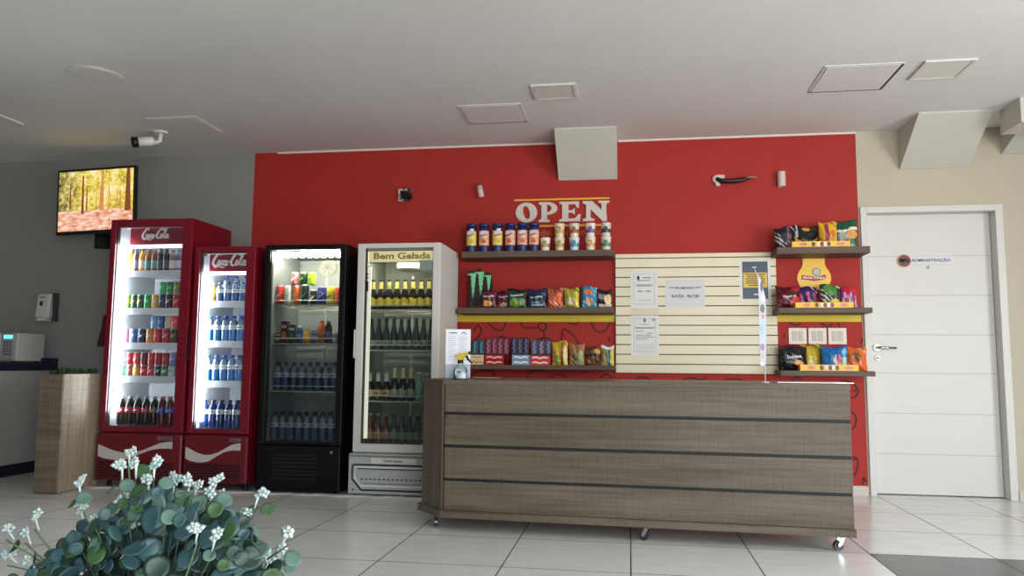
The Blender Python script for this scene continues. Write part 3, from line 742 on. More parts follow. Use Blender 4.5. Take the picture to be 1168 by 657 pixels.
def bottle_parts(liq, lab, cap, hh=.2, r=.031, neck=.012, shoulder=.62, lab0=.22, lab1=.5, lab2=None, capz=.93, style='pet', see=False):
    key = ('bot', tuple(liq), tuple(lab) if lab else 0, tuple(cap), hh, r, lab0, lab1, tuple(lab2) if lab2 else 0, shoulder, capz, style, see)
    def mk():
        lm = clear if see else C(liq, .12 if style != 'juice' else .3)
        b = MB()
        if style in ('mark', 'cola', 'juice'):
            zs = [(r*.88, 0), (r, .012), (r, hh*.12), (r, hh*.62), (r*.97, hh*.70), (r*.80, hh*.78), (r*.52, hh*.855), (neck, hh*.89), (neck, hh*capz)]
        else:
            zs = [(r*.88, 0), (r, .010), (r, hh*.12), (r, hh*shoulder*.95), (r*.95, hh*shoulder), (r*.72, hh*(shoulder+.11)), (neck*1.2, hh*(shoulder+.2)), (neck, hh*(shoulder+.3)), (neck, hh*capz)]
        b.lathe(zs, lm, 14)
        parts = [('bottle_body', b.mesh('bottle_body'))]
        if see:
            top = tuple(int(c*.45+255*.5) for c in liq)
            q = MB().lathe([(r*.84, .004), (r*.93, .014), (r*.93, hh*lab0), (r*.93, hh*.62), (r*.74, hh*.78), (r*.45, hh*.85)], [C(liq, .2), C(liq, .2), C(top, .15), C(top, .15), C(top, .15)], 14)
            parts.append(('water', q.mesh('water')))
        if lab:
            l = MB().lathe([(r+.0004, hh*lab0), (r+.0008, hh*lab0+.001), (r+.0008, hh*lab1-.001), (r+.0004, hh*lab1)], C(lab, .45), 14)
            if style == 'arch': l.ell(0, hh*lab1, r*.6, hh*.045, -r-.001, -r*.55, C(lab, .45), 14)
            if style == 'mark': l.box(-r*.45, r*.45, -r-.0014, -r*.8, hh*(lab0*.6+lab1*.4), hh*(lab0*.35+lab1*.65), C((60, 70, 90)))
            if style == 'beer': l.ell(0, hh*(lab0+lab1)/2, r*.5, hh*.06, -r-.0016, -r*.8, C((150, 110, 60)), 14)
            if style == 'cola': l.stroke([(-r*.6, hh*(lab0*.6+lab1*.4)), (0, hh*(lab0+lab1)/2), (r*.6, hh*(lab0*.45+lab1*.55))], hh*.03, -r-.0016, -r*.75, C((236, 230, 228)))
            parts.append(('bottle_label', l.mesh('bottle_label')))
        if lab2:
            nk = MB()
            nk.lathe([(neck*1.2+.0045, hh*(shoulder+.16)), (neck*1.2+.0012, hh*(shoulder+.2)), (neck+.0012, hh*(shoulder+.3)), (neck+.0012, hh*(capz-.01))], C(lab2, .35), 14)
            parts.append(('neck_label', nk.mesh('neck_label')))
        cpz = MB().lathe([(neck+.0025, hh*capz-.004), (neck+.003, hh*capz), (neck+.0028, hh-.001), (neck+.001, hh)], C(cap, .4), 12)
        parts.append(('cap', cpz.mesh('cap')))
        return parts
    return cached(key, mk)

NUM = {2: 'two', 3: 'three', 4: 'four', 5: 'five', 6: 'six', 7: 'seven', 8: 'eight', 9: 'nine'}
def row(cooler_phrase, shelf_phrase, X0_, X1_, y, z, items, group):
    """items: (name, description, category, parts); spread evenly from X0_ to X1_ (centres)"""
    n = len(items)
    tot = {}
    for it in items: tot[it[1]] = tot.get(it[1], 0)+1
    seen = {}
    for i, it in enumerate(items):
        x = X0_+(X1_-X0_)*i/max(1, n-1)
        k = seen.get(it[1], 0); seen[it[1]] = k+1
        pos = '' if tot[it[1]] == 1 else ', %s of %s from left' % (ORD[k], NUM[tot[it[1]]])
        lab = '%s%s, %s, %s' % (it[1], pos, shelf_phrase, cooler_phrase)
        place(it[0], lab, it[2], group, (x, y+random.uniform(-.005, .003), z+.0008), it[3], random.uniform(-.25, .25))
def can(desc, a, b, hh=.115, r=.0292): return ('soda_can', desc, 'can', can_parts(a, b, hh, r))
R, W, GN, DG, YL, BL, NV, PK, PU, OR, BR, SV, BKc, TE = (190, 24, 40), (232, 230, 230), (40, 160, 100), (22, 62, 36), (226, 176, 50), (40, 90, 170), (24, 30, 70), (220, 110, 130), (60, 36, 70), (214, 100, 40), (110, 70, 50), (190, 194, 198), (16, 16, 20), (60, 130, 140)

CP1 = 'tall red cooler'; ya = YC+.135; yb = YC+.205
ju = lambda desc, liq, lab, cap, hh: ('juice_bottle', desc, 'bottle', bottle_parts(liq, lab, cap, hh, .0255, .011, .6, .15, .5, style='juice'))
row(CP1, 'top shelf', -3.915, -3.495, ya, S1[0], [
    ju('yellow juice bottle', (238, 200, 30), (240, 170, 90), (214, 150, 130), .178), ju('purple juice bottle', (78, 66, 86), (120, 110, 130), (50, 70, 80), .185),
    ju('amber juice bottle with white label', (206, 140, 40), (236, 214, 190), (60, 60, 40), .184), ju('brown juice bottle with teal label', (130, 76, 44), (96, 150, 150), (90, 50, 40), .172),
    ju('brown juice bottle with pale teal label', (120, 66, 50), (130, 180, 178), (150, 70, 60), .18), ju('black soda bottle with silver label', (24, 22, 34), (70, 66, 84), (20, 20, 28), .184),
    ju('black soda bottle with grey label', (20, 18, 30), (90, 88, 104), (20, 20, 26), .18), ju('clear bottle with white label', (150, 120, 110), (232, 232, 224), (70, 80, 80), .172),
    ju('clear bottle with lilac label', (110, 100, 130), (214, 214, 232), (70, 90, 120), .175)], 'bottles on the top shelf of the tall red cooler')
g_ = 'cans on the second shelf of the tall red cooler'
row(CP1, 'second shelf', -3.917, -3.498, ya, S1[1], [can('yellow green soda can', (120, 140, 60), (210, 190, 90)), can('dark green soda can', DG, (150, 140, 60)), can('green soda can with yellow band', (40, 70, 44), YL),
    can('bright green soda can', GN, (170, 220, 190)), can('gold soda can with white band', YL, W), can('dark blue soda can', (50, 40, 90), (180, 180, 220)), can('black soda can with white band', (50, 18, 34), W), can('red soda can', R, W)], g_)
row(CP1, 'stacked on second shelf cans', -3.618, -3.497, ya, S1[1]+.1155, [can('mint green soda can', (60, 190, 130), (150, 230, 190), .1), can('emerald green soda can', (30, 150, 96), (140, 220, 170), .1), can('olive soda can with yellow band', (130, 130, 50), (214, 190, 110), .1)], g_)
g_ = 'cans on the third shelf of the tall red cooler'
row(CP1, 'third shelf', -3.917, -3.498, ya, S1[2], [can('pink soda can', PK, (226, 150, 160)), can('blue and white soda can', (110, 150, 200), W), can('dark blue and white soda can', NV, (170, 210, 240)), can('orange and white soda can', (226, 150, 70), W),
    can('red soda can', R, (220, 150, 160)), can('red and white soda can', R, W), can('dark green soda can with yellow band', (16, 46, 30), YL)], g_)
row(CP1, 'stacked on third shelf cans', -3.67, -3.497, ya, S1[2]+.1155, [can('light blue soda can', (120, 180, 224), W, .1), can('blue soda can', (40, 70, 150), (150, 170, 200), .1), can('cream soda can', (222, 210, 170), W, .1), can('coral red soda can', (220, 60, 80), (240, 170, 170), .1)], g_)
g_ = 'cans on the fourth shelf of the tall red cooler'
row(CP1, 'fourth shelf', -3.921, -3.502, ya, S1[3], [can('green soda can', GN, (130, 210, 180), .085), can('grey red soda can', (140, 60, 70), (190, 170, 170), .085), can('gold soda can', YL, (240, 220, 160), .085), can('red soda can with white spot', R, W, .085),
    can('red and pale pink soda can', (190, 30, 50), (230, 190, 190), .085), can('navy and white soda can', NV, W, .085), can('green soda can with pale band', (50, 130, 76), W, .085), can('silver soda can', SV, (130, 136, 150), .085)], g_)
row(CP1, 'upper layer, fourth shelf', -3.865, -3.50, ya, S1[3]+.0857, [can('red soda can', R, (220, 120, 130), .1), can('red soda can', R, (220, 120, 130), .1), can('dark maroon soda can', (110, 16, 30), (60, 50, 50), .1), can('red soda can', R, (220, 120, 130), .1),
    can('red can with a dark band', (176, 16, 36), (110, 50, 60), .1), can('red can with a pink mark', (170, 20, 40), PK, .1), can('lilac and white soda can', (130, 120, 180), W, .1)], g_)
cola = lambda desc, lab, liq=(22, 12, 14), cap=(150, 150, 156): ('cola_bottle', desc, 'bottle', bottle_parts(liq, lab, cap, .222, .031, .011, .52, .44, .62, style='cola'))
g_ = 'cola bottles at the bottom of the tall red cooler'
row(CP1, 'bottom shelf', -3.90, -3.495, ya-.02, .452, [cola('cola bottle with red label', (176, 40, 52)), cola('cola bottle with red label', (176, 40, 52)), cola('cola bottle with red label', (176, 40, 52)), cola('cola bottle with red label', (176, 40, 52)),
    cola('cola bottle with brown label', (120, 90, 70)), cola('red soda bottle with blue label', (40, 80, 190), (90, 14, 30), (190, 60, 80)), cola('red soda bottle with blue label', (40, 80, 190), (90, 14, 30), (190, 60, 80))], g_)
row(CP1, 'bottom shelf', -3.865, -3.53, ya+.047, .452, [cola('cola bottle in back row', (150, 40, 52))]*6, g_)

CP2 = 'slim red cooler'
wat = lambda desc, blue, cap, hh=.2, r=.0302: ('water_bottle', desc, 'bottle', bottle_parts(blue, (236, 240, 240), cap, hh, r, .012, .66, .46, .63, style='mark', see=True))
WB = (84, 150, 220); CB = (30, 70, 180)
for zi, (z, sh, n, hh) in enumerate(((S2[0], 'top shelf', 5, .155), (S2[1], 'second shelf', 5, .2), (S2[2], 'third shelf', 5, .2))):
    g_ = 'water bottles on the %s of the slim red cooler' % sh
    if zi == 0:
        row(CP2, sh, -3.20, -2.948, ya, z, [('juice_bottle', 'orange juice bottle', 'bottle', bottle_parts((232, 180, 70), (214, 120, 60), (240, 236, 226), hh, .028, .011, .6, .12, .3, style='juice'))]+[wat('small blue water bottle', (90, 130, 190), (60, 80, 110), hh, .028)]*4, g_)
        row(CP2, sh, -3.13, -2.97, ya+.085, z, [wat('tall blue rear water bottle', (50, 100, 190), CB, .215, .033)]*3, g_)
    else:
        row(CP2, sh, -3.206, -2.95, ya, z, [wat('blue water bottle', WB, CB, hh)]*5, g_)
        row(CP2, sh, -3.175, -2.98, ya+.07, z, [wat('blue rear water bottle', WB, CB, hh)]*4, g_)
g_ = 'dark blue water bottles at the bottom of the slim red cooler'
dk = lambda desc: ('water_bottle', desc, 'bottle', bottle_parts((26, 44, 96), (226, 228, 234), (30, 34, 60), .208, .032, .013, .68, .50, .66, style='mark'))
row(CP2, 'bottom shelf', -3.206, -2.944, ya-.02, .447, [dk('dark blue water bottle')]*5, g_)
row(CP2, 'bottom shelf', -3.175, -2.97, ya+.05, .447, [dk('dark blue rear water bottle')]*4, g_)

CP3 = 'black cooler'
g_ = 'cans on the top shelf of the black cooler'
y3 = YC+.135
row(CP3, 'top shelf', -2.638, -2.372, y3, S3[0], [can('tall red soda can', (186, 50, 44), (220, 190, 180), .152, .029), can('tall silver can', (206, 204, 196), (170, 168, 160), .15, .029), can('tall orange can', (206, 104, 50), (226, 140, 80), .15, .029), can('tall black and green energy can', (20, 34, 34), (60, 150, 120), .155, .029), can('short black and white can', (40, 30, 44), (226, 224, 230), .115, .027)], g_)
row(CP3, 'top shelf', -2.304, -2.12, y3, S3[0], [can('squat blue soda can', (40, 50, 130), (120, 160, 220), .14, .035)], g_)
pe = MB().ell(0, .085, .018, .018, -.0385, -.03, C(W), 18).ell(0, .088, .016, .010, -.0392, -.03, C((200, 40, 60)), 16).ell(0, .080, .016, .009, -.0396, -.03, C((50, 80, 190)), 16)
blue_can = [o for o in bpy.data.objects if o.get('label', '').startswith('squat blue soda can')][0]
blue_can.rotation_euler = (0, 0, 0); pe.build('round_emblem', blue_can)
row(CP3, 'top shelf', -2.232, -2.17, y3, S3[0], [can('yellow soda can with green top', (214, 196, 60), (90, 130, 50), .142, .031), can('red orange soda can', (214, 80, 56), (240, 150, 110), .14, .03)], g_)
row(CP3, 'stacked on top shelf cans', -2.525, -2.388, y3, S3[0]+.152, [can('pink and white energy can', (226, 110, 120), W, .1, .028), can('black and green energy can', (24, 40, 26), (120, 200, 60), .1, .028), can('lime green energy can', (176, 226, 40), (110, 160, 40), .1, .028)], g_)
g_ = 'drinks on the middle shelf of the black cooler'
sb = lambda desc, liq, lab, cap, hh, r=.026: ('drink_bottle', desc, 'bottle', bottle_parts(liq, lab, cap, hh, r, .012, .6, .2, .5, style='juice'))
car = lambda desc, a, b, hh, w=.05: ('drink_carton', desc, 'carton', cached(('car', a, b, hh, w), lambda: [('carton_body', MB().box(-w/2, w/2, -.02, .02, 0, hh, C(a), .003).mesh('carton_body')), ('carton_print', MB().ell(0, hh*.35, w*.36, hh*.2, -.0215, -.0195, C(b), 16).box(-w*.4, w*.4, -.0215, -.0195, hh*.68, hh*.82, C((190, 180, 170))).mesh('carton_print')), ('carton_top', MB().box(-w/2+.004, w/2-.004, -.016, .016, hh, hh+.004, C((200, 196, 190))).mesh('carton_top'))]))
row(CP3, 'middle shelf', -2.644, -2.185, y3, S3[1], [car('small dark carton', (70, 50, 46), (150, 130, 110), .08, .045), car('tall red brown carton', (96, 40, 40), (196, 160, 80), .165, .056), car('dark blue green carton', (44, 66, 74), (90, 120, 70), .14, .05),
    sb('blue bottle with white cap', (40, 70, 130), (120, 140, 170), (226, 230, 236), .132), sb('yellow drink bottle', (206, 150, 40), (226, 180, 60), (190, 140, 60), .105), sb('violet drink bottle', (90, 76, 130), (150, 140, 190), (150, 150, 160), .105),
    sb('orange drink bottle with red cap', (200, 96, 40), (150, 120, 60), (196, 40, 34), .17, .03), sb('dark purple bottle with red cap', (54, 36, 60), (110, 96, 140), (190, 60, 70), .168, .028), car('small grey carton', (130, 134, 140), (210, 214, 214), .07, .03)], g_)
pw = lambda desc: ('water_bottle', desc, 'bottle', bottle_parts((84, 108, 138), (196, 202, 204), (24, 40, 90), .212, .0298, .012, .62, .46, .62, style='mark', see=True))
row(CP3, 'lower shelf', -2.635, -2.19, y3, S3[2], [pw('pale blue water bottle')]*8, 'water bottles on the lower shelf of the black cooler')
row(CP3, 'bottom shelf', -2.636, -2.196, y3-.02, .366, [pw('pale blue water bottle')]*8, 'water bottles at the bottom of the black cooler')

CP4 = 'white cooler'
be = lambda desc, liq, lab, cap, hh, r, lab2=None, style='beer', l0=.14, l1=.38, sh=.52: ('beer_bottle', desc, 'bottle', bottle_parts(liq, lab, cap, hh, r, .0125, sh, l0, l1, lab2, .95, style))
g_ = 'dark bottles on the top shelf of the white cooler'
row(CP4, 'top shelf', -1.899, -1.468, y3, S4[0], [be('dark bottle with yellow labels', (34, 30, 28), (236, 206, 70), (40, 36, 34), .222, .0302, (236, 218, 110), 'arch', .1, .35)]*8, g_)
g_ = 'long neck bottles on the middle shelf of the white cooler'
row(CP4, 'middle shelf', -1.905, -1.447, y3, S4[1], [be('grey green long neck bottle', (60, 76, 76), (160, 168, 164), (70, 80, 80), .232, .0272, None, 'beer', .12, .3)]*9, g_)
g_ = 'bottles on the lower shelf of the white cooler'
row(CP4, 'lower shelf', -1.905, -1.467, y3, S4[2], [be('brown beer bottle with cream label', (50, 26, 18), (206, 184, 140), (190, 180, 160), .205, .030, (220, 212, 196))]*3+[be('green bottle with gold foil neck', (28, 30, 34), (176, 172, 158), (226, 214, 160), .24, .030, (222, 208, 140), 'arch', .1, .33)]*3+[be('clear bottle with green label', (150, 170, 166), (110, 180, 130), (210, 214, 214), .21, .030, None, 'x')]+[be('clear bottle with white cap', (150, 166, 166), (180, 190, 186), (226, 226, 226), .2, .030, None, 'x')], g_)
g_ = 'bottles at the bottom of the white cooler'
row(CP4, 'bottom shelf', -1.89, -1.47, y3-.02, .366, [be('amber beer bottle', (92, 46, 26), (160, 130, 104), (150, 130, 130), .21, .0292)]*3+[be('deep green beer bottle', (22, 60, 46), (110, 150, 130), (70, 110, 96), .212, .0292)]*2+[be('black green beer bottle', (20, 40, 36), (140, 146, 138), (120, 130, 130), .21, .0292)]*3, g_)

# ================================================================ WALL SHELVES
shelf_wood = mat_wood('shelf_wood', (74, 62, 52), (98, 84, 72), 'X', .5)
def wshelf(x0, x1, z0, z1, label, yf=5.87):
    t = thing('wall_shelf', label, 'shelf', ((x0+x1)/2, D, z0), 0, 'wooden wall shelves')
    hw = (x1-x0)/2
    MB().box(-hw, hw, yf-D, -.002, 0, z1-z0, shelf_wood, .002).build('board', t)
    MB().box(-hw+.02, hw-.02, -.0019, -.0002, .008, z1-z0-.008, MATS['dull_black']).build('wall_fixing', t)
LS = [(1.777, 1.825), (1.338, 1.383), (.907, .941)]
wshelf(-1.30, -.113, *LS[0], 'brown wall shelf holding blue canisters and noodle cups')
wshelf(-1.325, -.116, *LS[1], 'brown wall shelf of small snack bags above the yellow stripe, left of the slatted panel')
wshelf(-1.325, -.112, *LS[2], 'brown wall shelf of biscuits and candy boxes just above the counter')
RS = [(1.774, 1.824), (1.337, 1.375), (.879, .917)]
wshelf(1.085, 1.738, *RS[0], 'topmost of the three short brown shelves beside the white door')
wshelf(1.087, 1.738, *RS[1], 'middle of the three short brown shelves beside the white door')
wshelf(1.089, 1.741, *RS[2], 'lowest of the three short brown shelves beside the white door, under the switches')
YS = 5.93

# canisters
def canister(v):
    c = ((226, 206, 110), (206, 180, 60)) if v == 'y' else ((228, 180, 150), (206, 96, 50))
    def mk():
        nv = C((28, 38, 92), .4)
        b = MB().lathe([(.040, 0), (.0405, .005), (.0405, .05), (.0405, .052), (.0405, .10), (.0405, .105), (.0405, .165), (.0405, .168), (.0405, .20)], [nv, nv, nv, C(c[0]), C(c[1]), C(c[0]), C(c[0]), nv], 20)
        l = MB().lathe([(.0425, .2), (.0425, .222), (.04, .226)], nv, 20)
        lb = MB().stroke([(-.024, .142), (0, .152), (.024, .146)], [.02, .032, .02], -.0418, -.03, C((216, 190, 206)))
        lb.stroke([(-.026, .126), (0, .132), (.026, .138)], [.004, .007, .004], -.0425, -.03, C((60, 40, 70)))
        lb.ell(.002, .082, .02, .016, -.0422, -.03, C(c[1]), 18)
        if v == 'y': lb.box(-.004, .026, -.0425, -.03, .168, .184, C((222, 226, 240)))
        return [('tub', b.mesh('tub')), ('lid', l.mesh('lid')), ('front_label', lb.mesh('front_label'))]
    return cached(('canister', v), mk)
for i, (v, x) in enumerate(zip('yoyooo', (-1.235, -1.133, -1.025, -.922, -.826, -.735))):
    k = {0: 'leftmost canister, at the shelf end', 1: 'between the two yellow ones', 2: 'second yellow one from the shelf end', 3: 'just right of the yellow ones', 4: 'second from the noodle cups', 5: 'next to the noodle cups'}[i]
    place('canister', 'navy canister with %s label, %s' % ('yellow' if v == 'y' else 'orange', k), 'canister', 'drink powder canisters on the upper shelf', (x, YS, LS[0][1]), canister(v), random.uniform(-.2, .2))
# noodle cups
def cup(c1_, c2_):
    def mk():
        b = MB().lathe([(.030, 0), (.031, .004), (.0345, .03), (.036, .06), (.0395, .098), (.0405, .1), (.0405, .106)], [C(c1_), C(c1_), C(c2_), C(c1_), C(c1_), C((226, 218, 206))], 20)
        l = MB().lathe([(.0395, .106), (.038, .1075)], C((230, 224, 214)), 20)
        e = MB().ell(-.004, .062, .018, .013, -.0395, -.02, C(c2_), 16).box(-.018, .014, -.0405, -.02, .072, .078, C((120, 60, 40)))
        return [('cup', b.mesh('cup')), ('lid', l.mesh('lid')), ('emblem', e.mesh('emblem'))]
    return cached(('cup', c1_, c2_), mk)
cw = (226, 216, 200)
cups = [(-.645, cw, (170, 140, 110)), (-.533, (220, 204, 170), (170, 150, 80)), (-.418, (206, 214, 220), (70, 140, 170)), (-.292, (226, 212, 190), (214, 160, 90)), (-.172, (214, 208, 190), (80, 130, 110))]
for i, (x, a, b) in enumerate(cups):
    place('noodle_cup', ['cream noodle cup standing alone beside the canisters', 'pale noodle cup with olive mark under the leftmost stacked cup', 'pale noodle cup with blue mark, bottom of its stack', 'cream noodle cup with orange mark, bottom of its stack', 'noodle cup with green mark, bottom of the stack by the slatted panel'][i], 'cup', 'noodle cups on the upper shelf', (x, YS, LS[0][1]), cup(a, b))
for i, (x, a, b) in enumerate([(-.533, (220, 200, 160), (190, 160, 90)), (-.418, (224, 206, 190), (150, 90, 70)), (-.292, (222, 212, 206), (110, 90, 140)), (-.172, (206, 200, 190), (60, 66, 60))]):
    place('noodle_cup', ['cream noodle cup stacked on the cup with olive mark', 'noodle cup with brown mark stacked on the blue marked cup', 'noodle cup with violet mark stacked on the orange marked cup', 'noodle cup with black mark stacked above the green marked cup'][i], 'cup', 'noodle cups on the upper shelf', (x, YS, LS[0][1]+.1077), cup(a, b))

# claw emblem standee
ms = thing('claw_display', 'black cut-out display with three mint green claw strokes', 'display', (-1.17, 6.0, LS[1][1]))
cb, cg = bk, M('claw_green', (120, 196, 150), .45)
bb = MB(.0003)
for x, zt, zb, w in ((-.06, .29, .0, .062), (.002, .3, .0, .062), (.066, .275, .03, .056)):
    bb.stroke([(x-.045, zt), (x-.01, zt-.005), (x+.004, zt-.06), (x, .12), (x-.004, zb+.001)], [.02, w*.8, w, w, w*.8], 0, .014, cb)
bb.box(-.08, .09, -.02, .05, 0, .012, cb); bb.build('backing', ms)
gg = MB(.0003)
for x, zt, zb, k in ((-.06, .285, .085, 1.), (.002, .297, .105, 1.1), (.066, .268, .14, .9)):
    h = zt-zb
    right = [(.020, 0), (.024, .10), (.017, .2), (.018, .34), (.013, .42), (.016, .52), (.009, .6), (.011, .74), (.005, .82), (.004, .92)]
    left = [(-.003, 1.), (-.006, .86), (-.010, .74), (-.009, .6), (-.015, .5), (-.013, .36), (-.018, .24), (-.016, .13), (-.030, .075), (-.05, .07), (-.04, .02), (-.018, 0)]
    gg.prism([(x+u*k, zt-v*h) for u, v in right+left], -.004, 0, cg)
gg.build('claw_emblem', ms)

# ---------------------------------------------------------------- snack bags
def bag_mesh(w, h, t, zones, seed, lean=0.):
    """pillow bag with crimped ends; zones: list of (test(u, v), colour), u in -1..1, v in 0..1"""
    rnd = random.Random(seed); b = MB(); nu, nv = 18, 20
    ph = [rnd.uniform(0, 6) for _ in range(4)]
    def pt(i, j, s):
        u = -1+2*i/nu; v = j/nv
        e = max(0., 1-abs(u)**3.2)*max(0., math.sin(PI*min(1, max(0, (v-.04)/.92))))**.55
        wr = 1-.06*math.sin(PI*v)*1.
        cr = .004*math.sin(9*u+ph[0]+5*v)+.004*math.sin(15*v+ph[1]+3*u)
        x = u*w/2*wr*(1+.012*math.sin(11*v+ph[2])); z = v*h+(.008*math.sin(3*u+ph[3]))*v
        y = s*(t/2*e+(.0012))+cr*e
        y += lean*v*h
        return (x, y, max(0, z))
    vs = [pt(i, j, -1) for j in range(nv+1) for i in range(nu+1)]+[pt(i, j, 1) for j in range(nv+1) for i in range(nu+1)]
    o = (nu+1)*(nv+1)
    b.v = list(vs)
    def face(f, mat): b.f.append(f); b.mi.append(b._m(mat)); b.sm.append(True)
    for j in range(nv):
        for i in range(nu):
            u = -1+2*(i+.5)/nu; v = (j+.5)/nv; a = j*(nu+1)+i
            colr = zones[-1][1]
            for tst, c in zones[:-1]:
                if tst(u, v): colr = c; break
            mm = C(colr, .28)
            face([a, a+1, a+nu+2, a+nu+1], mm)
            face([o+a, o+a+nu+1, o+a+nu+2, o+a+1], C(zones[-1][1], .28))
    edge = C(zones[-1][1], .28)
    for j in range(nv):
        a = j*(nu+1); face([a, a+nu+1, o+a+nu+1, o+a], edge)
        a = j*(nu+1)+nu; face([a, o+a, o+a+nu+1, a+nu+1], edge)
    for i in range(nu):
        face([i, o+i, o+i+1, i+1], edge); a = nv*(nu+1)+i; face([a, a+1, o+a+1, o+a], edge)
    return b
def E_(cu, cv, ru, rv): return lambda u, v: ((u-cu)/ru)**2+((v-cv)/rv)**2 < 1
def B_(u0, u1, v0, v1): return lambda u, v: u0 <= u <= u1 and v0 <= v <= v1
def N_(k, th): return lambda u, v: math.sin(k*u+2.1*v*9)*math.sin(7*v*2+u*k*.7+k) > th
def bag(label, x, y, z, w, h, t, zones, group, rz=0, word=None, lean=.1, wz=.68, wcol=(236, 232, 228), ww=.62, seed=None):
    tt = thing('snack_bag', label, 'snack bag', (x, y, z), rz, group)
    bag_mesh(w, h, t, zones, seed if seed is not None else hash_(label), lean).build('bag', tt)
    if word:
        q = MB().text(word, -w/2*ww, w/2*ww, h*wz, h*wz+h*.11, 0, .001, C(wcol), bold=.02)
        # wrap the letters on the bag front
        def fn(p):
            u = p.x/(w/2); v = p.z/h
            e = max(0., 1-abs(u)**3.2)*max(0., math.sin(PI*min(1, max(0, (v-.04)/.92))))**.55
            return Vector((p.x, -(t/2*e)-.006+p.y+lean*v*h, p.z+p.x*.1))
        q.xf(fn); q.build('lettering', tt)
    return tt
def hash_(s): return sum((i+1)*ord(c) for i, c in enumerate(s)) % 9973
GA = 'snack bags on the shelf above the yellow stripe'
z_ = LS[1][1]
bag('maroon snack bag with tan picture beside the claw display', -1.09, YS, z_, .125, .142, .05, [(E_(-.1, .25, .6, .17), (206, 160, 90)), (N_(5, .7), (150, 50, 70)), (lambda u, v: v > .88, (40, 20, 36)), (0, (84, 26, 44))], GA, 0, 'Torcida', ww=.7, wz=.6)
bag('maroon snack bag between the tan pictured and the green one', -.985, YS+.06, z_, .115, .14, .05, [(E_(.1, .2, .5, .13), (200, 170, 150)), (N_(6, .6), (170, 70, 90)), (lambda u, v: v > .88, (36, 18, 36)), (0, (92, 24, 46))], GA, 0, 'Torcida', ww=.7, wz=.62)
bag('dark green snack bag with white word', -.865, YS, z_, .15, .148, .055, [(E_(-.1, .28, .68, .24), (110, 150, 60)), (E_(-.1, .18, .4, .1), (196, 190, 120)), (lambda u, v: v > .86, (16, 34, 34)), (0, (22, 66, 48))], GA, 0, 'Pimenta', ww=.66, wz=.62)
bag('navy blue snack bag with white lines', -.71, YS, z_, .155, .148, .055, [(B_(-.5, .7, .08, .18), (150, 170, 170)), (E_(0, .3, .6, .07), (90, 120, 130)), (N_(5, .86), (40, 90, 110)), (0, (22, 34, 66))], GA, 0, 'Lentilha', ww=.6, wz=.52)
bag('red orange speckled snack bag', -.565, YS, z_, .125, .155, .05, [(N_(7, .5), (226, 170, 130)), (E_(.4, .5, .4, .3), (226, 110, 60)), (N_(4, .5), (120, 100, 60)), (0, (180, 66, 44))], GA)
bag('yellow olive snack bag', -.44, YS, z_, .12, .155, .05, [(E_(-.1, .35, .5, .2), (196, 180, 150)), (N_(6, .55), (90, 90, 40)), (lambda u, v: u > .5, (216, 196, 60)), (0, (168, 160, 56))], GA)
bag('bright blue snack bag with orange badge', -.31, YS, z_, .135, .165, .055, [(E_(0, .72, .55, .14), (206, 120, 70)), (E_(.1, .28, .5, .18), (200, 150, 120)), (lambda u, v: u < -.7, (20, 60, 66)), (N_(6, .7), (150, 206, 220)), (0, (40, 136, 176))], GA)
bag('black and cream snack bag at the slatted panel', -.185, YS, z_, .12, .14, .05, [(E_(.45, .45, .45, .3), (226, 200, 150)), (B_(-.9, .2, .45, .75), (150, 140, 130)), (B_(-.8, .9, .05, .18), (206, 196, 186)), (0, (40, 34, 32))], GA)
# lower shelf: packs, boxes, bags
GB = 'biscuit packs and candy boxes on the shelf above the counter'
zl = LS[2][1]; yl_ = 5.95
def pack(label, x, z, w, h, cA, cB, dep=.03, tilt=0.0, y=yl_):
    t = thing('biscuit_pack', label, 'biscuit pack', (x, y, z), 0, GB)
    b = MB().box(-w/2, w/2, -dep/2, dep/2, .004, h-.004, C(cA, .35), .004)
    for q in (0., h-.006): b.box(-w*.42, w*.42, -.003, .003, q, q+.006, C(cA, .35))
    b.build('pack_body', t)
    p = MB(); 
    p.stroke([(-w*.1, h*.12), (w*.16, h*.25), (-w*.14, h*.38), (w*.14, h*.52), (-w*.12, h*.66), (w*.1, h*.8), (0, h*.9)], w*.22, -dep/2-.0012, -dep/2+.002, C(cB, .4), sub=3)
    p.build('pack_print', t)
def box_(label, x, z, w, h, cA, cB, dep=.11, y=5.945, name='candy_box', rz=0):
    t = thing(name, label, 'candy box', (x, y, z), rz, GB)
    MB().box(-w/2, w/2, -dep/2, dep/2, 0, h, C(cA, .4), .0015).build('box_body', t)
    p = MB()
    p.stroke([(-w*.38, h*.5), (-w*.2, h*.62), (0, h*.4), (w*.2, h*.6), (w*.4, h*.45)], h*.3, -dep/2-.0012, -dep/2+.001, C(cB, .4))
    p.build('box_print', t)
    return t
box_('cream and orange candy box, upper of two behind the leaflet', -1.172, zl+.0385, .105, .037, (216, 200, 160), (206, 140, 80))
box_('cream and orange candy box, lower of two behind the leaflet', -1.172, zl, .105, .037, (210, 190, 150), (200, 120, 70))
for i in range(2): pack(['teal biscuit pack leftmost on the boxes behind the leaflet', 'teal biscuit pack next to the pink packs'][i], -1.198+.052*i, zl+.077, .046, .115, (32, 62, 84), (80, 140, 160), y=yl_)
box_('red candy box with white script, upper of two', -1.035, zl+.0385, .15, .037, (170, 26, 34), (236, 190, 180))
box_('red candy box with white script, lower of two', -1.035, zl, .15, .037, (160, 22, 30), (236, 190, 180))
for i in range(4): pack('dark pink biscuit pack, %s of four on the red boxes' % ['leftmost', 'second', 'third', 'rightmost'][i], -1.092+.047*i, zl+.077, .042, .132, (106, 44, 62), (176, 110, 130))
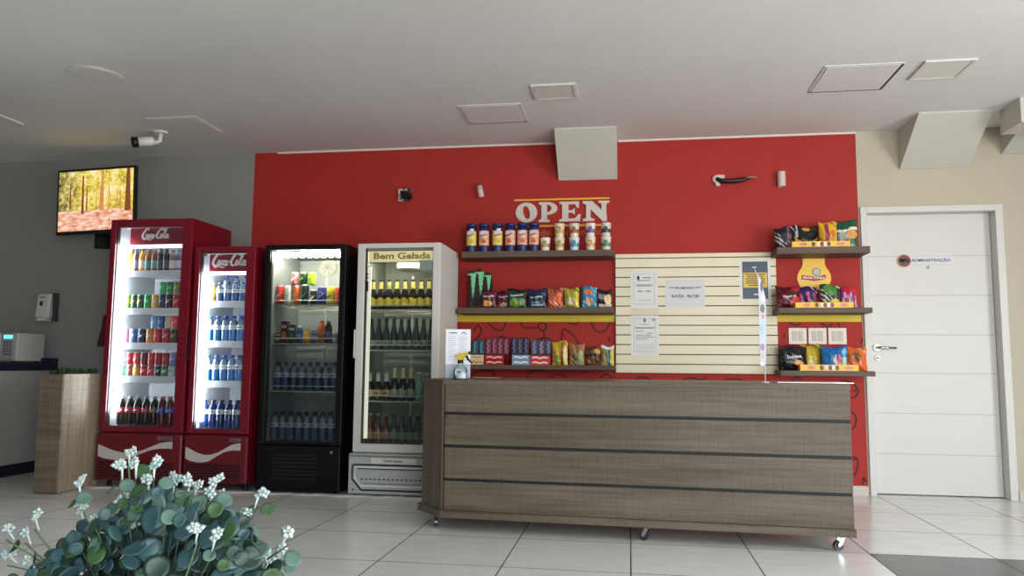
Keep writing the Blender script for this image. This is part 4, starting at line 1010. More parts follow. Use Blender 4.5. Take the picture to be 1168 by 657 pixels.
for i in range(3): pack('dark violet biscuit pack, %s of three above the white and blue boxes' % ['leftmost', 'middle', 'rightmost'][i], -.895+.047*i, zl+.0785, .043, .135, (46, 42, 62), (110, 110, 140), y=6.0)
for i in range(2): box_('white and blue candy box, %s of two' % ['lower', 'upper'][i], -.826, zl+.0395*i, .135, .038, (130, 160, 190), (236, 236, 240), y=5.93)
for i in range(3): pack('slate grey biscuit pack, %s of three on the red and white boxes' % ['leftmost', 'middle', 'rightmost'][i], -.735+.056*i, zl+.0775, .05, .118, (72, 74, 96), (130, 140, 160) if i != 1 else (160, 130, 160), y=6.0)
for i in range(2): box_('red and white candy box, %s of two, beside the yellow bag' % ['lower', 'upper'][i], -.678, zl+.0375*i, .15, .036, (206, 60, 60), (244, 226, 222), y=5.93)
bag('yellow snack bag with green patch on the shelf above the counter', -.53, 5.95, zl, .125, .185, .05, [(E_(-.4, .25, .35, .2), (120, 140, 60)), (lambda u, v: .1 < u < .45 and v < .9, (110, 70, 50)), (E_(.7, .4, .25, .4), (226, 206, 130)), (N_(6, .8), (130, 90, 40)), (0, (204, 166, 50))], GB)
bag('tan and pink speckled snack bag on the shelf above the counter', -.40, 5.95, zl, .12, .165, .05, [(N_(6, .45), (196, 130, 110)), (E_(-.3, .3, .4, .25), (70, 96, 56)), (E_(.5, .3, .35, .3), (150, 170, 110)), (0, (150, 110, 66))], GB)
bag('dark brown snack bag on the shelf above the counter', -.275, 5.95, zl, .125, .14, .05, [(lambda u, v: .52 < v < .64, (36, 26, 22)), (N_(7, .45), (150, 96, 60)), (E_(.5, .75, .4, .15), (206, 170, 60)), (0, (84, 58, 36))], GB)
bag('white topped snack bag with teal stripe by the slatted panel', -.165, 5.95, zl, .1, .15, .045, [(lambda u, v: v > .86, (226, 226, 222)), (lambda u, v: .1 < u < .5, (30, 90, 130)), (lambda u, v: u >= .5, (206, 200, 70)), (N_(6, .4), (190, 150, 120)), (0, (130, 136, 96))], GB)

# right shelves: bags in yellow display trays
def tray(x, z, w, h, label, grp, y=5.945):
    t = thing('display_tray', label, 'display tray', (x, y, z), 0, grp)
    yc = C((236, 186, 50), .45); hw = w/2; d0, d1 = -.07, -.012
    MB().box(-hw, hw, d0, d1, 0, .004, yc).box(-hw, hw, d0, d0+.003, .004, h, yc).box(-hw, -hw+.003, d0, d1, .004, h, yc).box(hw-.003, hw, d0, d1, .004, h, yc).build('tray', t)
    p = MB(); f0, f1 = d0-.0012, d0+.001
    for xx, c, r in ((-.5, (206, 120, 90), .028), (.55, (206, 130, 110), .03)): p.ell(xx*hw*1.2, h*.5, r, h*.32, f0, f1, C(c), 16)
    for xx, c in ((-.2, (90, 50, 40)), (-.05, (226, 210, 190)), (.02, (120, 40, 40)), (.12, (230, 220, 200)), (.2, (110, 60, 50))): p.ell(xx*hw*1.3, h*.5, .014, h*.42, f0-.0003*xx, f1, C(c), 14)
    p.build('print', t)
G1, G2, G3 = ['snack bags on the %s shelf beside the door' % s for s in ('topmost', 'middle', 'lowest')]
z_ = RS[0][1]; yb_ = 5.985; yc_ = 6.052
bag('black and violet snack bag, leftmost on the topmost shelf by the door', 1.165, yb_, z_, .15, .17, .06, [(lambda u, v: .2 < u < .5, (130, 80, 120)), (N_(7, .55), (190, 180, 186)), (E_(-.2, .55, .5, .2), (46, 56, 52)), (0, (26, 22, 30))], G1)
bag('black snack bag with yellow arc on the topmost shelf by the door', 1.335, yc_, z_, .19, .19, .06, [(lambda u, v: abs(v-.28-.25*u*u) < .05, (226, 190, 90)), (E_(0, .88, .3, .08), (226, 160, 60)), (lambda u, v: abs(u+.9-.2*v) < .08, (206, 206, 206)), (N_(6, .8), (60, 80, 60)), (0, (24, 28, 26))], G1)
bag('yellow and magenta snack bag on the topmost shelf by the door', 1.48, yb_, z_, .135, .205, .06, [(lambda u, v: -.5 < u < .0 and v < .93, (150, 50, 80)), (E_(.4, .5, .35, .18), (200, 120, 40)), (N_(6, .75), (90, 60, 80)), (0, (222, 174, 44))], G1)
bag('large green snack bag with tan picture on the topmost shelf by the door', 1.625, yc_-.0, z_, .165, .225, .07, [(E_(-.35, .45, .45, .16), (170, 174, 170)), (E_(.45, .5, .5, .17), (222, 160, 90)), (lambda u, v: abs(v-.67-.05*u) < .045, (226, 226, 216)), (E_(.4, .1, .3, .08), (170, 206, 180)), (0, (24, 86, 54))], G1, -.1)
tray(1.40, z_, .415, .042, 'yellow display tray on the topmost shelf by the door', G1, 5.95)
z_ = RS[1][1]
bag('maroon snack bag with white word, leftmost on the middle shelf by the door', 1.18, yb_, z_, .185, .168, .06, [(E_(.6, .25, .5, .28), (214, 60, 56)), (N_(6, .86), (150, 60, 60)), (lambda u, v: v > .8 and u > .2, (160, 30, 40)), (0, (84, 18, 30))], G2, .12, 'Torcida', ww=.55, wz=.5)
bag('violet snack bag with pink stripes on the middle shelf by the door', 1.335, yc_, z_, .155, .17, .06, [(lambda u, v: math.sin(9*u+3*v) > .35 and v < .75, (206, 90, 140)), (N_(6, .6), (226, 200, 200)), (E_(.3, .2, .4, .14), (226, 190, 70)), (0, (56, 40, 92))], G2)
bag('dark green and white speckled snack bag on the middle shelf by the door', 1.48, yb_, z_, .145, .18, .06, [(E_(0, .78, .7, .22), (80, 140, 70)), (N_(7, .5), (206, 216, 196)), (E_(.4, .25, .5, .18), (226, 196, 80)), (0, (30, 52, 50))], G2)
bag('crimson and lilac striped snack bag, rightmost on the middle shelf by the door', 1.61, yc_, z_, .145, .165, .06, [(lambda u, v: math.sin(10*u-4*v) > .45 and .1 < v < .75, (180, 170, 206)), (lambda u, v: v > .8 and u > -.2, (206, 40, 56)), (lambda u, v: u < -.5, (50, 28, 60)), (0, (170, 44, 92))], G2, -.1)
tray(1.41, z_, .41, .04, 'yellow display tray on the middle shelf by the door', G2, 5.95)
z_ = RS[2][1]
bag('black snack bag with white word on the lowest shelf by the door', 1.205, yb_, z_, .205, .185, .06, [(E_(.35, .3, .35, .1), (226, 150, 70)), (lambda u, v: v > .9, (90, 30, 44)), (N_(7, .88), (70, 80, 76)), (0, (22, 22, 26))], G3, .08, 'Doritos', ww=.5, wz=.5)
bag('yellow olive snack bag on the lowest shelf by the door', 1.345, yc_+.005, z_, .15, .192, .06, [(E_(.1, .3, .5, .16), (206, 196, 110)), (N_(6, .6), (120, 110, 40)), (0, (198, 174, 56))], G3)
bag('blue snack bag with pale figures on the lowest shelf by the door', 1.495, yb_, z_, .19, .178, .06, [(E_(.3, .4, .14, .32), (222, 110, 120)), (E_(.72, .3, .2, .28), (190, 214, 170)), (E_(.05, .45, .12, .26), (206, 200, 170)), (E_(.75, .75, .2, .15), (120, 180, 220)), (0, (34, 104, 166))], G3, -.05)
bag('orange snack bag, rightmost on the lowest shelf by the door', 1.655, yc_, z_, .165, .178, .07, [(lambda u, v: u < -.65, (30, 28, 28)), (E_(.1, .6, .5, .2), (140, 90, 50)), (N_(6, .6), (226, 170, 120)), (0, (220, 104, 48))], G3, -.2)
tray(1.43, z_, .41, .044, 'yellow display tray on the lowest shelf by the door', G3, 5.95)

# bulb shaped brand plate
bp_ = thing('brand_plate', 'yellow bulb shaped plate with red ribbon between the shelves beside the door', 'sign', (1.402, D, 1.55))
prof = [(-.078, .22), (-.078, .18), (-.085, .155), (-.105, .125), (-.118, .09), (-.118, .055), (-.105, .02), (-.092, -.005), (-.09, -.02)]
outl = prof+[(-x, z) for x, z in prof[::-1]]
MB().prism(outl, -.012, -.001, M('plate_yellow', (240, 190, 40), .35)).build('plate', bp_)
MB().prism([(x*1.06, z+(.006 if z > .2 else 0)) for x, z in outl], -.009, -.0005, M('plate_orange', (240, 150, 40), .4)).build('plate_edge', bp_)
rb = MB().prism([(-.092, .062), (-.09, .096), (-.05, .09), (.0, .082), (.05, .088), (.082, .10), (.086, .07), (.05, .054), (0, .048), (-.05, .056)], -.016, -.012, M('ribbon_maroon', (150, 30, 50), .4))
rb.text('Elma Chips', -.08, .076, .061, .084, -.0175, -.016, C((240, 232, 226)), bold=.02)
rb.build('ribbon', bp_)
MB().ell(.018, .118, .03, .03, -.016, -.012, C((70, 60, 80)), 24).ell(.018, .118, .025, .025, -.017, -.016, C((190, 184, 176)), 24).build('round_emblem', bp_)
# switch plates
for i, x in enumerate((1.27, 1.414, 1.558)):
    s = thing('switch_plate', 'white double switch plate, %s of the three above the lowest shelf' % ['left', 'middle', 'right'][i], 'switch', (x, D, 1.178), 0, 'white switch plates on the red wall')
    MB().box(-.066, .066, -.009, 0, -.062, .062, M('switch_white', (224, 216, 204), .4), .003).build('plate', s)
    for q in (-.022, .022): MB().box(q-.018, q+.018, -.0125, -.009, -.038, .038, M('switch_grey', (184, 186, 172) if i else (190, 182, 166), .4), .002).build('rocker', s)

# ---------------------------------------------------------------- slatted panel and papers
SX0, SX1, SZ0, SZ1 = -.105, 1.12, .888, 1.823
sw = thing('slat_panel', 'cream slatted display panel with notices in the middle of the red wall', 'display panel', ((SX0+SX1)/2, D, SZ0))
cream = M('slat_cream', (226, 218, 190), .5, noise=.04, scale=5)
hw = (SX1-SX0)/2; top = SZ1-SZ0
b = MB(); zt = top; edges = [top]+[1.785-.0757*k-SZ0 for k in range(12)]+[0]
for k in range(13):
    z1, z0 = edges[k], edges[k+1]
    b.box(-hw, hw, -.030, -.012, z0+(.007 if k < 12 else 0), z1, cream, .0015)
b.build('slats', sw)
MB().box(-hw+.002, hw-.002, -.012, -.001, .002, top-.002, M('slat_shadow', (70, 60, 40), .8)).build('backing', sw)
YP = D-.0299
paper = M('paper_white', (222, 222, 218), .6); paper2 = M('paper_cool', (206, 208, 212), .5); inkg = M('print_grey', (130, 130, 130), .7); inkd = M('print_dark', (40, 40, 44), .7); tape = M('tape_cream', (214, 204, 186), .5)
def notice(name, label, cat, x0, x1, z0, z1, m_, lines, group=None):
    t = thing(name, label, cat, ((x0+x1)/2, YP, z0), 0, group)
    hw = (x1-x0)/2; h = z1-z0
    MB().box(-hw, hw, -.0015, -.0009 if name == 'poster' else 0, 0, h, m_).build('sheet', t)
    return t, hw, h
for nm, lab, x0, x1, z0, z1, kind in (('licence_sheet', 'framed white certificate, upper of two on the slatted panel', .012, .224, 1.40, 1.69, 0), ('licence_sheet', 'white certificate, lower of two on the slatted panel', .012, .228, 1.022, 1.335, 1)):
    t, hw, h = notice(nm, lab, 'notice', x0, x1, z0, z1, paper, 0, 'certificates on the slatted panel')
    p = MB(); f0, f1 = -.0025, -.001
    bw = .003; m_ = .024
    for a in ((-hw+m_, hw-m_, m_, m_+bw), (-hw+m_, hw-m_, h-m_-bw, h-m_), (-hw+m_, -hw+m_+bw, m_, h-m_), (hw-m_-bw, hw-m_, m_, h-m_)): p.box(a[0], a[1], f0, f1, a[2], a[3], M('print_pale', (176, 176, 176), .7))
    if kind == 0:
        p.ell(-.045, h*.80, .010, .018, f0, f1, inkd, 14).box(-.01, .055, f0, f1, h*.79, h*.82, inkg)
        for z, a in ((.72, .05), (.60, .065), (.57, .06)): p.box(-a, a, f0, f1, h*z, h*z+.006, inkg)
        p.box(-.05, -.012, f0, f1, h*.42, h*.45, inkg).box(.012, .05, f0, f1, h*.42, h*.45, inkg).box(-.05, .05, f0, f1, h*.18, h*.2, MATS['print_pale'])
    else:
        p.ell(0, h*.88, .011, .018, f0, f1, inkg, 14).box(-.04, .03, f0, f1, h*.77, h*.785, inkg).box(-.075, .075, f0, f1, h*.68, h*.7, inkd)
        for k, (a, b_) in enumerate(((-.07, -.01), (.01, .06), (-.07, .05), (-.07, .07), (-.07, .02))): p.box(a, b_, f0, f1, h*(.6-.05*k), h*(.6-.05*k)+.005, inkg)
        for k in range(4): p.box(-.07, .07, f0, f1, h*(.27-.055*k), h*(.27-.055*k)+.004, MATS['print_pale'])
        p.box(.058, .085, f0, f1, h*.86, h*.93, MATS['print_pale'])
    p.build('print', t)
tp = thing('tape_strip', 'cream tape strip between the two certificates', 'tape', (.12, YP, 1.342)); MB().box(-.108, .108, -.001, 0, 0, .05, tape).build('strip', tp)
t, hw, h = notice('promotion_sheet', 'grey white sheet reading PROMOÇÃO on the slatted panel', 'notice', .282, .585, 1.402, 1.615, paper2, 0)
MB().text('*** PROMOÇÃO ***', -.12, .118, h*.64, h*.75, -.0025, -.0015, inkd, bold=.02).build('headline', t)
MB().text('SUCÃO - R$ 7,00', -.105, .105, h*.33, h*.47, -.0025, -.0015, inkd, bold=.02).build('price_line', t)
t, hw, h = notice('poster', 'dark blue poster with yellow block at the right end of the slatted panel', 'poster', .868, 1.058, 1.462, 1.752, M('poster_navy', (38, 58, 78), .4), 0)
MB().box(-hw-.022, hw+.022, -.0008, 0, -.006, h+.008, paper).build('backing_sheet', t)
p = MB().box(-hw+.006, hw-.006, -.003, -.001, h*.30, h*.70, C((222, 184, 80), .5))
for k, a in enumerate((.075, .06, .072, .068, .074, .05)): p.box(-a, a, -.0036, -.002, h*(.64-.058*k), h*(.64-.058*k)+.008, C((90, 76, 40), .6))
p.box(-.02, .012, -.003, -.001, h*.83, h*.86, paper2).box(-.012, .02, -.003, -.001, h*.1, h*.14, paper2)
p.build('print', t)

# ---------------------------------------------------------------- wall fittings
jw = M('fitting_white', (206, 190, 184), .5)
o_ = at(462, 222, Y=D)
jb = thing('junction_box', 'small open electrical box with tangled black wires, leftmost fitting on the red wall', 'electrical box', (o_.x, D, o_.z))
MB().box(-.05, .03, -.03, 0, .03, .042, jw).box(-.05, .03, -.03, 0, -.06, -.048, jw).box(-.05, -.04, -.03, 0, -.048, .03, jw).box(.03, .042, -.03, 0, -.06, .042, MATS['dull_black']).build('box', jb)
MB().box(-.04, .03, -.008, -.001, -.048, .03, bk).build('inside', jb)
wr = MB(); rr = random.Random(5)
for k in range(9):
    pp = [Vector((rr.uniform(-.035, .03), -.015, rr.uniform(-.04, .03)))]
    for q in range(4): pp.append(pp[-1]+Vector((rr.uniform(-.035, .045), rr.uniform(-.02, .004), rr.uniform(-.035, .03))))
    pp = [Vector((min(.07, max(-.045, p.x)), min(-.012, p.y), min(.05, max(-.06, p.z)))) for p in pp]
    wr.tube(pp, .006, bk if k % 3 else M('wire_grey', (120, 110, 100), .5), 6)
wr.build('wires', jb)
o_ = at(549, 219, Y=D)
cn = thing('conduit_stub', 'short grey conduit stub on the red wall above the canisters', 'conduit', (o_.x, D, o_.z))
MB().tube([(-.012, -.03, .045), (.008, -.03, -.05)], .024, jw, 14).build('tube', cn)
MB().tube([(-.013, -.03, .046), (-.014, -.03, .052)], .02, bk, 12).box(-.02, .02, -.012, 0, -.02, .02, MATS['dull_black']).build('clip', cn)
o_ = at(826, 206, Y=D)
cb_ = thing('torn_socket', 'broken white socket with thick black cable hanging sideways on the red wall', 'socket', (o_.x, D, o_.z))
MB().prism([(-.09, 0), (-.085, .028), (-.06, .044), (.0, .042), (.005, .02), (-.03, .01), (-.035, -.045), (-.065, -.045), (-.07, -.02)], -.02, 0, jw).build('plate', cb_)
MB().tube([(-.06, -.025, .012), (-.03, -.03, -.008), (.05, -.034, -.014), (.13, -.036, -.008), (.19, -.034, .008)], [.016, .019, .02, .018, .014], bk, 10).build('cable', cb_)
MB().tube([(.16, -.05, .004), (.2, -.05, .012), (.24, -.045, .008)], .008, M('wire_tan', (150, 120, 96), .5), 8).build('cable_end', cb_)
o_ = at(890.5, 205.5, Y=D)
cn = thing('conduit_stub', 'short open white conduit stub right of the black cable', 'conduit', (o_.x, D, o_.z))
q = MB(); n = 20; vs = []
for i in range(n):
    a = 2*PI*i/n
    for r, z in ((.03, -.058), (.03, .058), (.024, .058), (.024, -.058)): vs.append((r*math.cos(a), -.031+r*math.sin(a), z))
q.add(vs, [(4*i+k, 4*((i+1) % n)+k, 4*((i+1) % n)+(k+1) % 4, 4*i+(k+1) % 4) for i in range(n) for k in range(4)], jw, False)
q.build('tube', cn); MB().lathe([(.0235, .0), (.0235, .03)], bk, 14, 0, -.031).build('cable_inside', cn)

# ================================================================ COUNTER
wood = mat_wood('counter_wood', (78, 69, 58), (110, 100, 86), 'X', .42)
wood_v = mat_wood('counter_wood_upright', (82, 73, 64), (114, 103, 92), 'Z', .42)
fl = Vector((-1.06, 4.365, 0)); fr_ = Vector((1.132, 4.255, 0)); ang = math.atan2(fr_.y-fl.y, fr_.x-fl.x); L = (fr_-fl).length
ct = thing('service_counter', 'long grey wooden service counter on casters with black grooves', 'counter', fl, ang)
ex, ey = -.178, .178; dp_ = .78
outline = lambda o: [(-o*.4, -o), (L+o*.2, -o), (L+o*.2, dp_), (ex-o, dp_), (ex-o, ey-o*.4)]
MB().slab(outline(.006), .826, .8535, wood).build('worktop', ct)
MB().slab(outline(.022), .08, .118, wood).build('base_plate', ct)
MB().slab([(-.001, .018), (L-.02, .018), (L-.02, dp_-.02), (ex+.02, dp_-.02), (ex+.02, ey+.012)], .118, .826, M('counter_inside', (14, 14, 16), .6)).build('carcass', ct)
zs_ = [(.671, .826), (.486, .6535), (.298, .468), (.1185, .281)]
for z0, z1 in zs_:
    MB().box(.011, L, 0, .0179, z0, z1, wood, .0012).build('front_board', ct)
for z0, z1 in ((.6537, .6708), (.4682, .4858), (.2812, .2978)): MB().box(.0, L-.0006, .010, .0178, z0, z1, MATS['counter_inside']).build('groove_strip', ct)
MB().box(L-.0199, L, .0181, dp_, .1185, .826, wood_v).build('end_panel', ct)
cv = Vector((ex, ey, 0)); dv = (Vector((0, 0, 0))-cv); nrm = Vector((dv.y, -dv.x, 0)).normalized()
if nrm.y > 0: nrm = -nrm
a0 = cv; a1 = Vector((-.008, .006, 0))
inn = -nrm*.016
MB().slab([(a0.x, a0.y), (a1.x, a1.y), (a1.x+inn.x, a1.y+inn.y), (a0.x+inn.x, a0.y+inn.y)], .1185, .826, wood_v).build('corner_panel', ct)
MB().box(ex, ex+.018, ey+.02, dp_, .1185, .826, wood_v).build('end_panel', ct)
chrome = M('caster_chrome', (186, 186, 188), .18, metal=1); whl = M('caster_wheel', (52, 52, 56), .35)
for i, (x, y, a) in enumerate(((-.06, .10, .4), (1.155, .035, 1.25), (L-.05, .05, 1.9), (.0, .70, .3), (L-.06, .70, .6))):
    k_ = MB().lathe([(.026, .076), (.026, .08)], chrome, 16).lathe([(.012, .066), (.012, .076)], chrome, 12)
    for s in (-.017, .017): k_.side([(-.006, .068), (.018, .068), (.036, .03), (.028, .02), (.012, .03)], s-.0015, s+.0015, chrome)
    k_.xf(lambda p: Vector((p.x*math.cos(a)-p.y*math.sin(a)+x, p.x*math.sin(a)+p.y*math.cos(a)+y, p.z)))
    cs = k_.build('caster', ct)
    w_ = MB()
    for s in (-.009, .004):
        n = 18; vs = []
        for q in range(n):
            an = 2*PI*q/n; vs += [(s, .025+.025*math.cos(an), .0252+.025*math.sin(an)), (s+.006, .025+.025*math.cos(an), .0252+.025*math.sin(an))]
        w_.add(vs, [(2*q, 2*((q+1) % n), 2*((q+1) % n)+1, 2*q+1) for q in range(n)]+[[2*q for q in range(n)][::-1], [2*q+1 for q in range(n)]], whl)
    w_.box(-.011, .012, .02, .03, .02, .03, chrome)
    w_.xf(lambda p: Vector((p.x*math.cos(a)-p.y*math.sin(a)+x, p.x*math.sin(a)+p.y*math.cos(a)+y, p.z)))
    w_.build('wheel', cs)
ZT = .8535
# leaflet in a clear stand
lf = at(522, 431, Y=4.62)
ls = thing('leaflet_stand', 'tall white leaflet in a clear stand at the left end of the counter', 'leaflet', (lf.x, 4.62, ZT), .12)
pw_ = MB().box(-.076, .076, 0, .002, .004, .302, M('leaflet_white', (236, 238, 246), .5))
pw_.build('leaflet', ls)
p = MB()
for c in (-.036, .03):
    for k in range(11): p.box(c-.026, c+.026-.006*(k % 3), -.0012, .0, .13+k*.0125, .1335+k*.0125, M('leaf_print', (186, 190, 200), .6))
p.box(-.056, -.008, -.0012, 0, .276, .284, inkg).stroke([(.02, .272), (.034, .285), (.05, .27)], .006, -.0012, 0, inkg).box(-.06, .06, -.0012, 0, .115, .118, MATS['leaf_print'])
p.build('print', ls)
MB().box(-.08, .08, .0035, .0065, 0, .29, clear).box(-.08, .08, -.04, .0065, 0, .003, clear).box(-.08, .08, -.006, -.003, .003, .09, clear).build('stand', ls)
# spray bottle
sp0 = at(525, 432, Y=4.50)
sb_ = thing('spray_bottle', 'clear spray bottle with yellow and black trigger in front of the leaflet', 'spray bottle', (sp0.x, 4.50, ZT), 0)
MB().lathe([(.036, 0), (.04, .006), (.041, .05), (.036, .068), (.02, .082), (.014, .09), (.014, .096)], clear, 22).build('bottle_body', sb_)
MB().lathe([(.034, .003), (.0375, .008), (.038, .04)], C((226, 232, 238), .2), 20).build('liquid', sb_)
MB().box(-.022, .018, -.0415, -.030, .028, .058, M('spray_label', (206, 210, 216), .5)).box(-.014, .012, -.0425, -.038, .034, .052, inkg).build('bottle_label', sb_)
MB().lathe([(.017, .094), (.018, .098), (.017, .114)], bk, 18).build('collar', sb_)
yk = M('trigger_yellow', (206, 176, 60), .4)
MB().prism([(-.016, .114), (.014, .114), (.02, .128), (.05, .148), (.05, .160), (.02, .158), (-.012, .152), (-.036, .138), (-.034, .132), (-.016, .128)], -.012, .012, yk).build('spray_head', sb_)
MB().tube([(.046, 0, .154), (.066, 0, .16)], .009, bk, 12).build('nozzle', sb_)
MB().prism([(.028, .138), (.04, .142), (.05, .122), (.072, .098), (.067, .094), (.042, .114)], -.007, .007, bk).build('trigger', sb_)
# slim pennant on a stick
pn = at(873, 437, Y=4.46)
pe_ = thing('pennant_stand', 'slim hanging paper pennant on a thin white stick on the counter', 'pennant', (pn.x, 4.46, ZT))
stw = M('stick_white', (222, 220, 216), .4)
MB().lathe([(.022, 0), (.022, .004), (.005, .008)], stw, 16).tube([(0, 0, .006), (0, 0, .12), (-.004, 0, .36), (-.03, .0, .60), (-.045, 0, .638)], .0025, stw, 8).build('stick', pe_)
pc = [at(x, y, Y=4.46) for x, y in ((864, 312), (868, 320), (873, 340), (874, 380), (873.5, 414), (871, 418), (867, 415), (866, 380), (865.5, 345))]
MB().prism([(p.x-pn.x, p.z-ZT) for p in pc], -.006, -.003, M('pennant_blue', (190, 200, 212), .5)).build('pennant', pe_)
q = MB()
for (x, y, r, rz_, c) in ((868.5, 327, .007, .03, (110, 70, 80)), (870, 340, .010, .02, (226, 226, 236)), (869.5, 352, .012, .025, (90, 90, 80)), (870, 361, .008, .015, (196, 130, 90)), (869.5, 375, .011, .03, (150, 186, 216)), (869.5, 396, .012, .02, (150, 120, 140)), (870, 406, .010, .015, (206, 170, 150)), (869, 415, .012, .01, (226, 214, 210))):
    p = at(x, y, Y=4.46); q.ell(p.x-pn.x, p.z-ZT, r, rz_, -.0072, -.006, C(c), 16)
q.build('print', pe_)
# papers and pen lying on the counter
p1 = at(560, 431, Y=4.75)
tt = thing('paper_sheets', 'dark folded papers lying on the counter right of the leaflet', 'papers', (p1.x, 4.74, ZT), -.1)
MB().box(-.12, .12, -.05, .05, 0, .006, M('paper_brown', (90, 78, 66), .6)).build('sheets', tt)
MB().box(-.10, .06, -.04, .03, .0061, .009, M('paper_pale', (176, 166, 150), .6)).build('top_sheet', tt)
p1 = at(925, 436.5, Y=4.62)
tt = thing('highlight_sheet', 'white sheet standing in for the highlight at the right end of the counter', 'sheet', (p1.x, 4.56, ZT), ang)
MB().box(-.2, .2, -.06, .2, 0, .005, M('highlight_white', (236, 236, 232), .15)).build('sheet', tt)  # white slab painting the bright highlight line on the worktop

# ================================================================ FLOWERING PLANT
PY_ = 1.12
pc = at(172, 657, Y=PY_)
pt_ = thing('flowering_plant', 'potted plant with round blue green leaves and small white flowers in the foreground', 'plant', (pc.x, PY_, .0))
potw = mat_wood('pot_wood', (110, 98, 84), (150, 136, 118), 'Z', .5, 70)
zp = .60
ps = MB(); hw = .13
for a in ((-hw, hw, -hw, -hw+.015), (-hw, hw, hw-.015, hw), (-hw, -hw+.015, -hw+.015, hw-.015), (hw-.015, hw, -hw+.015, hw-.015)): ps.box(*a, 0, zp, potw)
ps.build('pot', pt_)
MB().box(-hw+.0155, hw-.0155, -hw+.0155, hw-.0155, 0, zp-.02, MATS['soil']).build('soil', pt_)
lf_m = [M('leaf_blue_green', (58, 94, 92), .42, noise=.25, scale=40), M('leaf_teal', (52, 86, 92), .42, noise=.25, scale=40), M('leaf_grey_green', (82, 112, 102), .45, noise=.2, scale=40), M('leaf_green', (50, 84, 46), .45, noise=.25, scale=40), M('leaf_deep', (28, 56, 48), .45, noise=.2, scale=40)]
stem_m = M('stem_green', (96, 120, 84), .5); stem_d = M('stem_dark', (58, 70, 56), .5); petal = M('petal_white', (198, 212, 208), .5); petal2 = M('petal_cool', (168, 198, 198), .5)
rp = random.Random(11)
base = Vector((0, 0, zp-.02)); org = Vector((pc.x, PY_, 0))
fol = MB(); stm = MB()
def leaf(pos, nrm, up, r, mm):
    nrm = nrm.normalized(); a = (up-nrm*up.dot(nrm))
    a = a.normalized() if a.length > 1e-4 else nrm.orthogonal().normalized()
    b = nrm.cross(a); vs = [pos+a*(-r*.95)]; n = 12
    cup = rp.uniform(-.18, .30); wv = rp.uniform(0, 6)
    ringp = []
    for ring in (.4, .72, 1.):
        for k in range(n):
            t = 2*PI*k/n; x = math.cos(t); y = math.sin(t)
            sh = 1-.10*(x < -.6)+.06*(x > .9)
            p = pos+a*x*r*ring*sh+b*y*r*ring*.94+nrm*(cup*r*(ring**2)*(y*y+.3*x*x))+nrm*(.07*r*math.sin(2*t+wv)*ring*ring)
            ringp.append(p)
    c = pos.copy()
    vs = [c]+ringp
    fs = [(0, 1+k, 1+(k+1) % n) for k in range(n)]+[(1+q*n+k, 1+n+q*n+k, 1+n+q*n+(k+1) % n, 1+q*n+(k+1) % n) for q in range(2) for k in range(n)]
    th = [p-nrm*.0007 for p in vs]; o = len(vs)
    fol.add(vs+th, fs+[tuple(o+q for q in f)[::-1] for f in fs]+[(1+2*n+k, o+1+2*n+k, o+1+2*n+(k+1) % n, 1+2*n+(k+1) % n) for k in range(n)], mm, True)
def stem(p, q, r0=.0026, r1=.0014, mm=None, sag=.0):
    mid = (p+q)/2+Vector((rp.uniform(-.01, .01), rp.uniform(-.01, .01), sag))
    pts = [p*(1-t)**2+mid*2*t*(1-t)+q*t*t for t in [k/7 for k in range(8)]]
    stm.tube(pts, [r0+(r1-r0)*k/7 for k in range(8)], mm or stem_d, 6)
    return pts
flowers = [(147, 517, 0), (139, 531, 1), (155, 529, 1), (176, 531, 1), (169, 547, 0), (90, 551, 1), (92, 582, 2), (40, 590, 0), (8, 602, 0), (30, 606, 0), (9, 632, 1), (36, 640, 0), (143, 571, 1), (106, 596, 1), (199, 549, 1), (216, 551, 1), (224, 553, 0), (245, 551, 1), (241, 564, 0), (254, 567, 0), (295, 564, 1), (279, 586, 1), (272, 600, 0), (178, 581, 1), (183, 592, 0), (226, 603, 0), (246, 612, 0), (157, 629, 1), (329, 608, 1), (308, 638, 1), (320, 631, 0), (59, 656, 0), (124, 528, 9), (152, 597, 0)]
fl_group = []
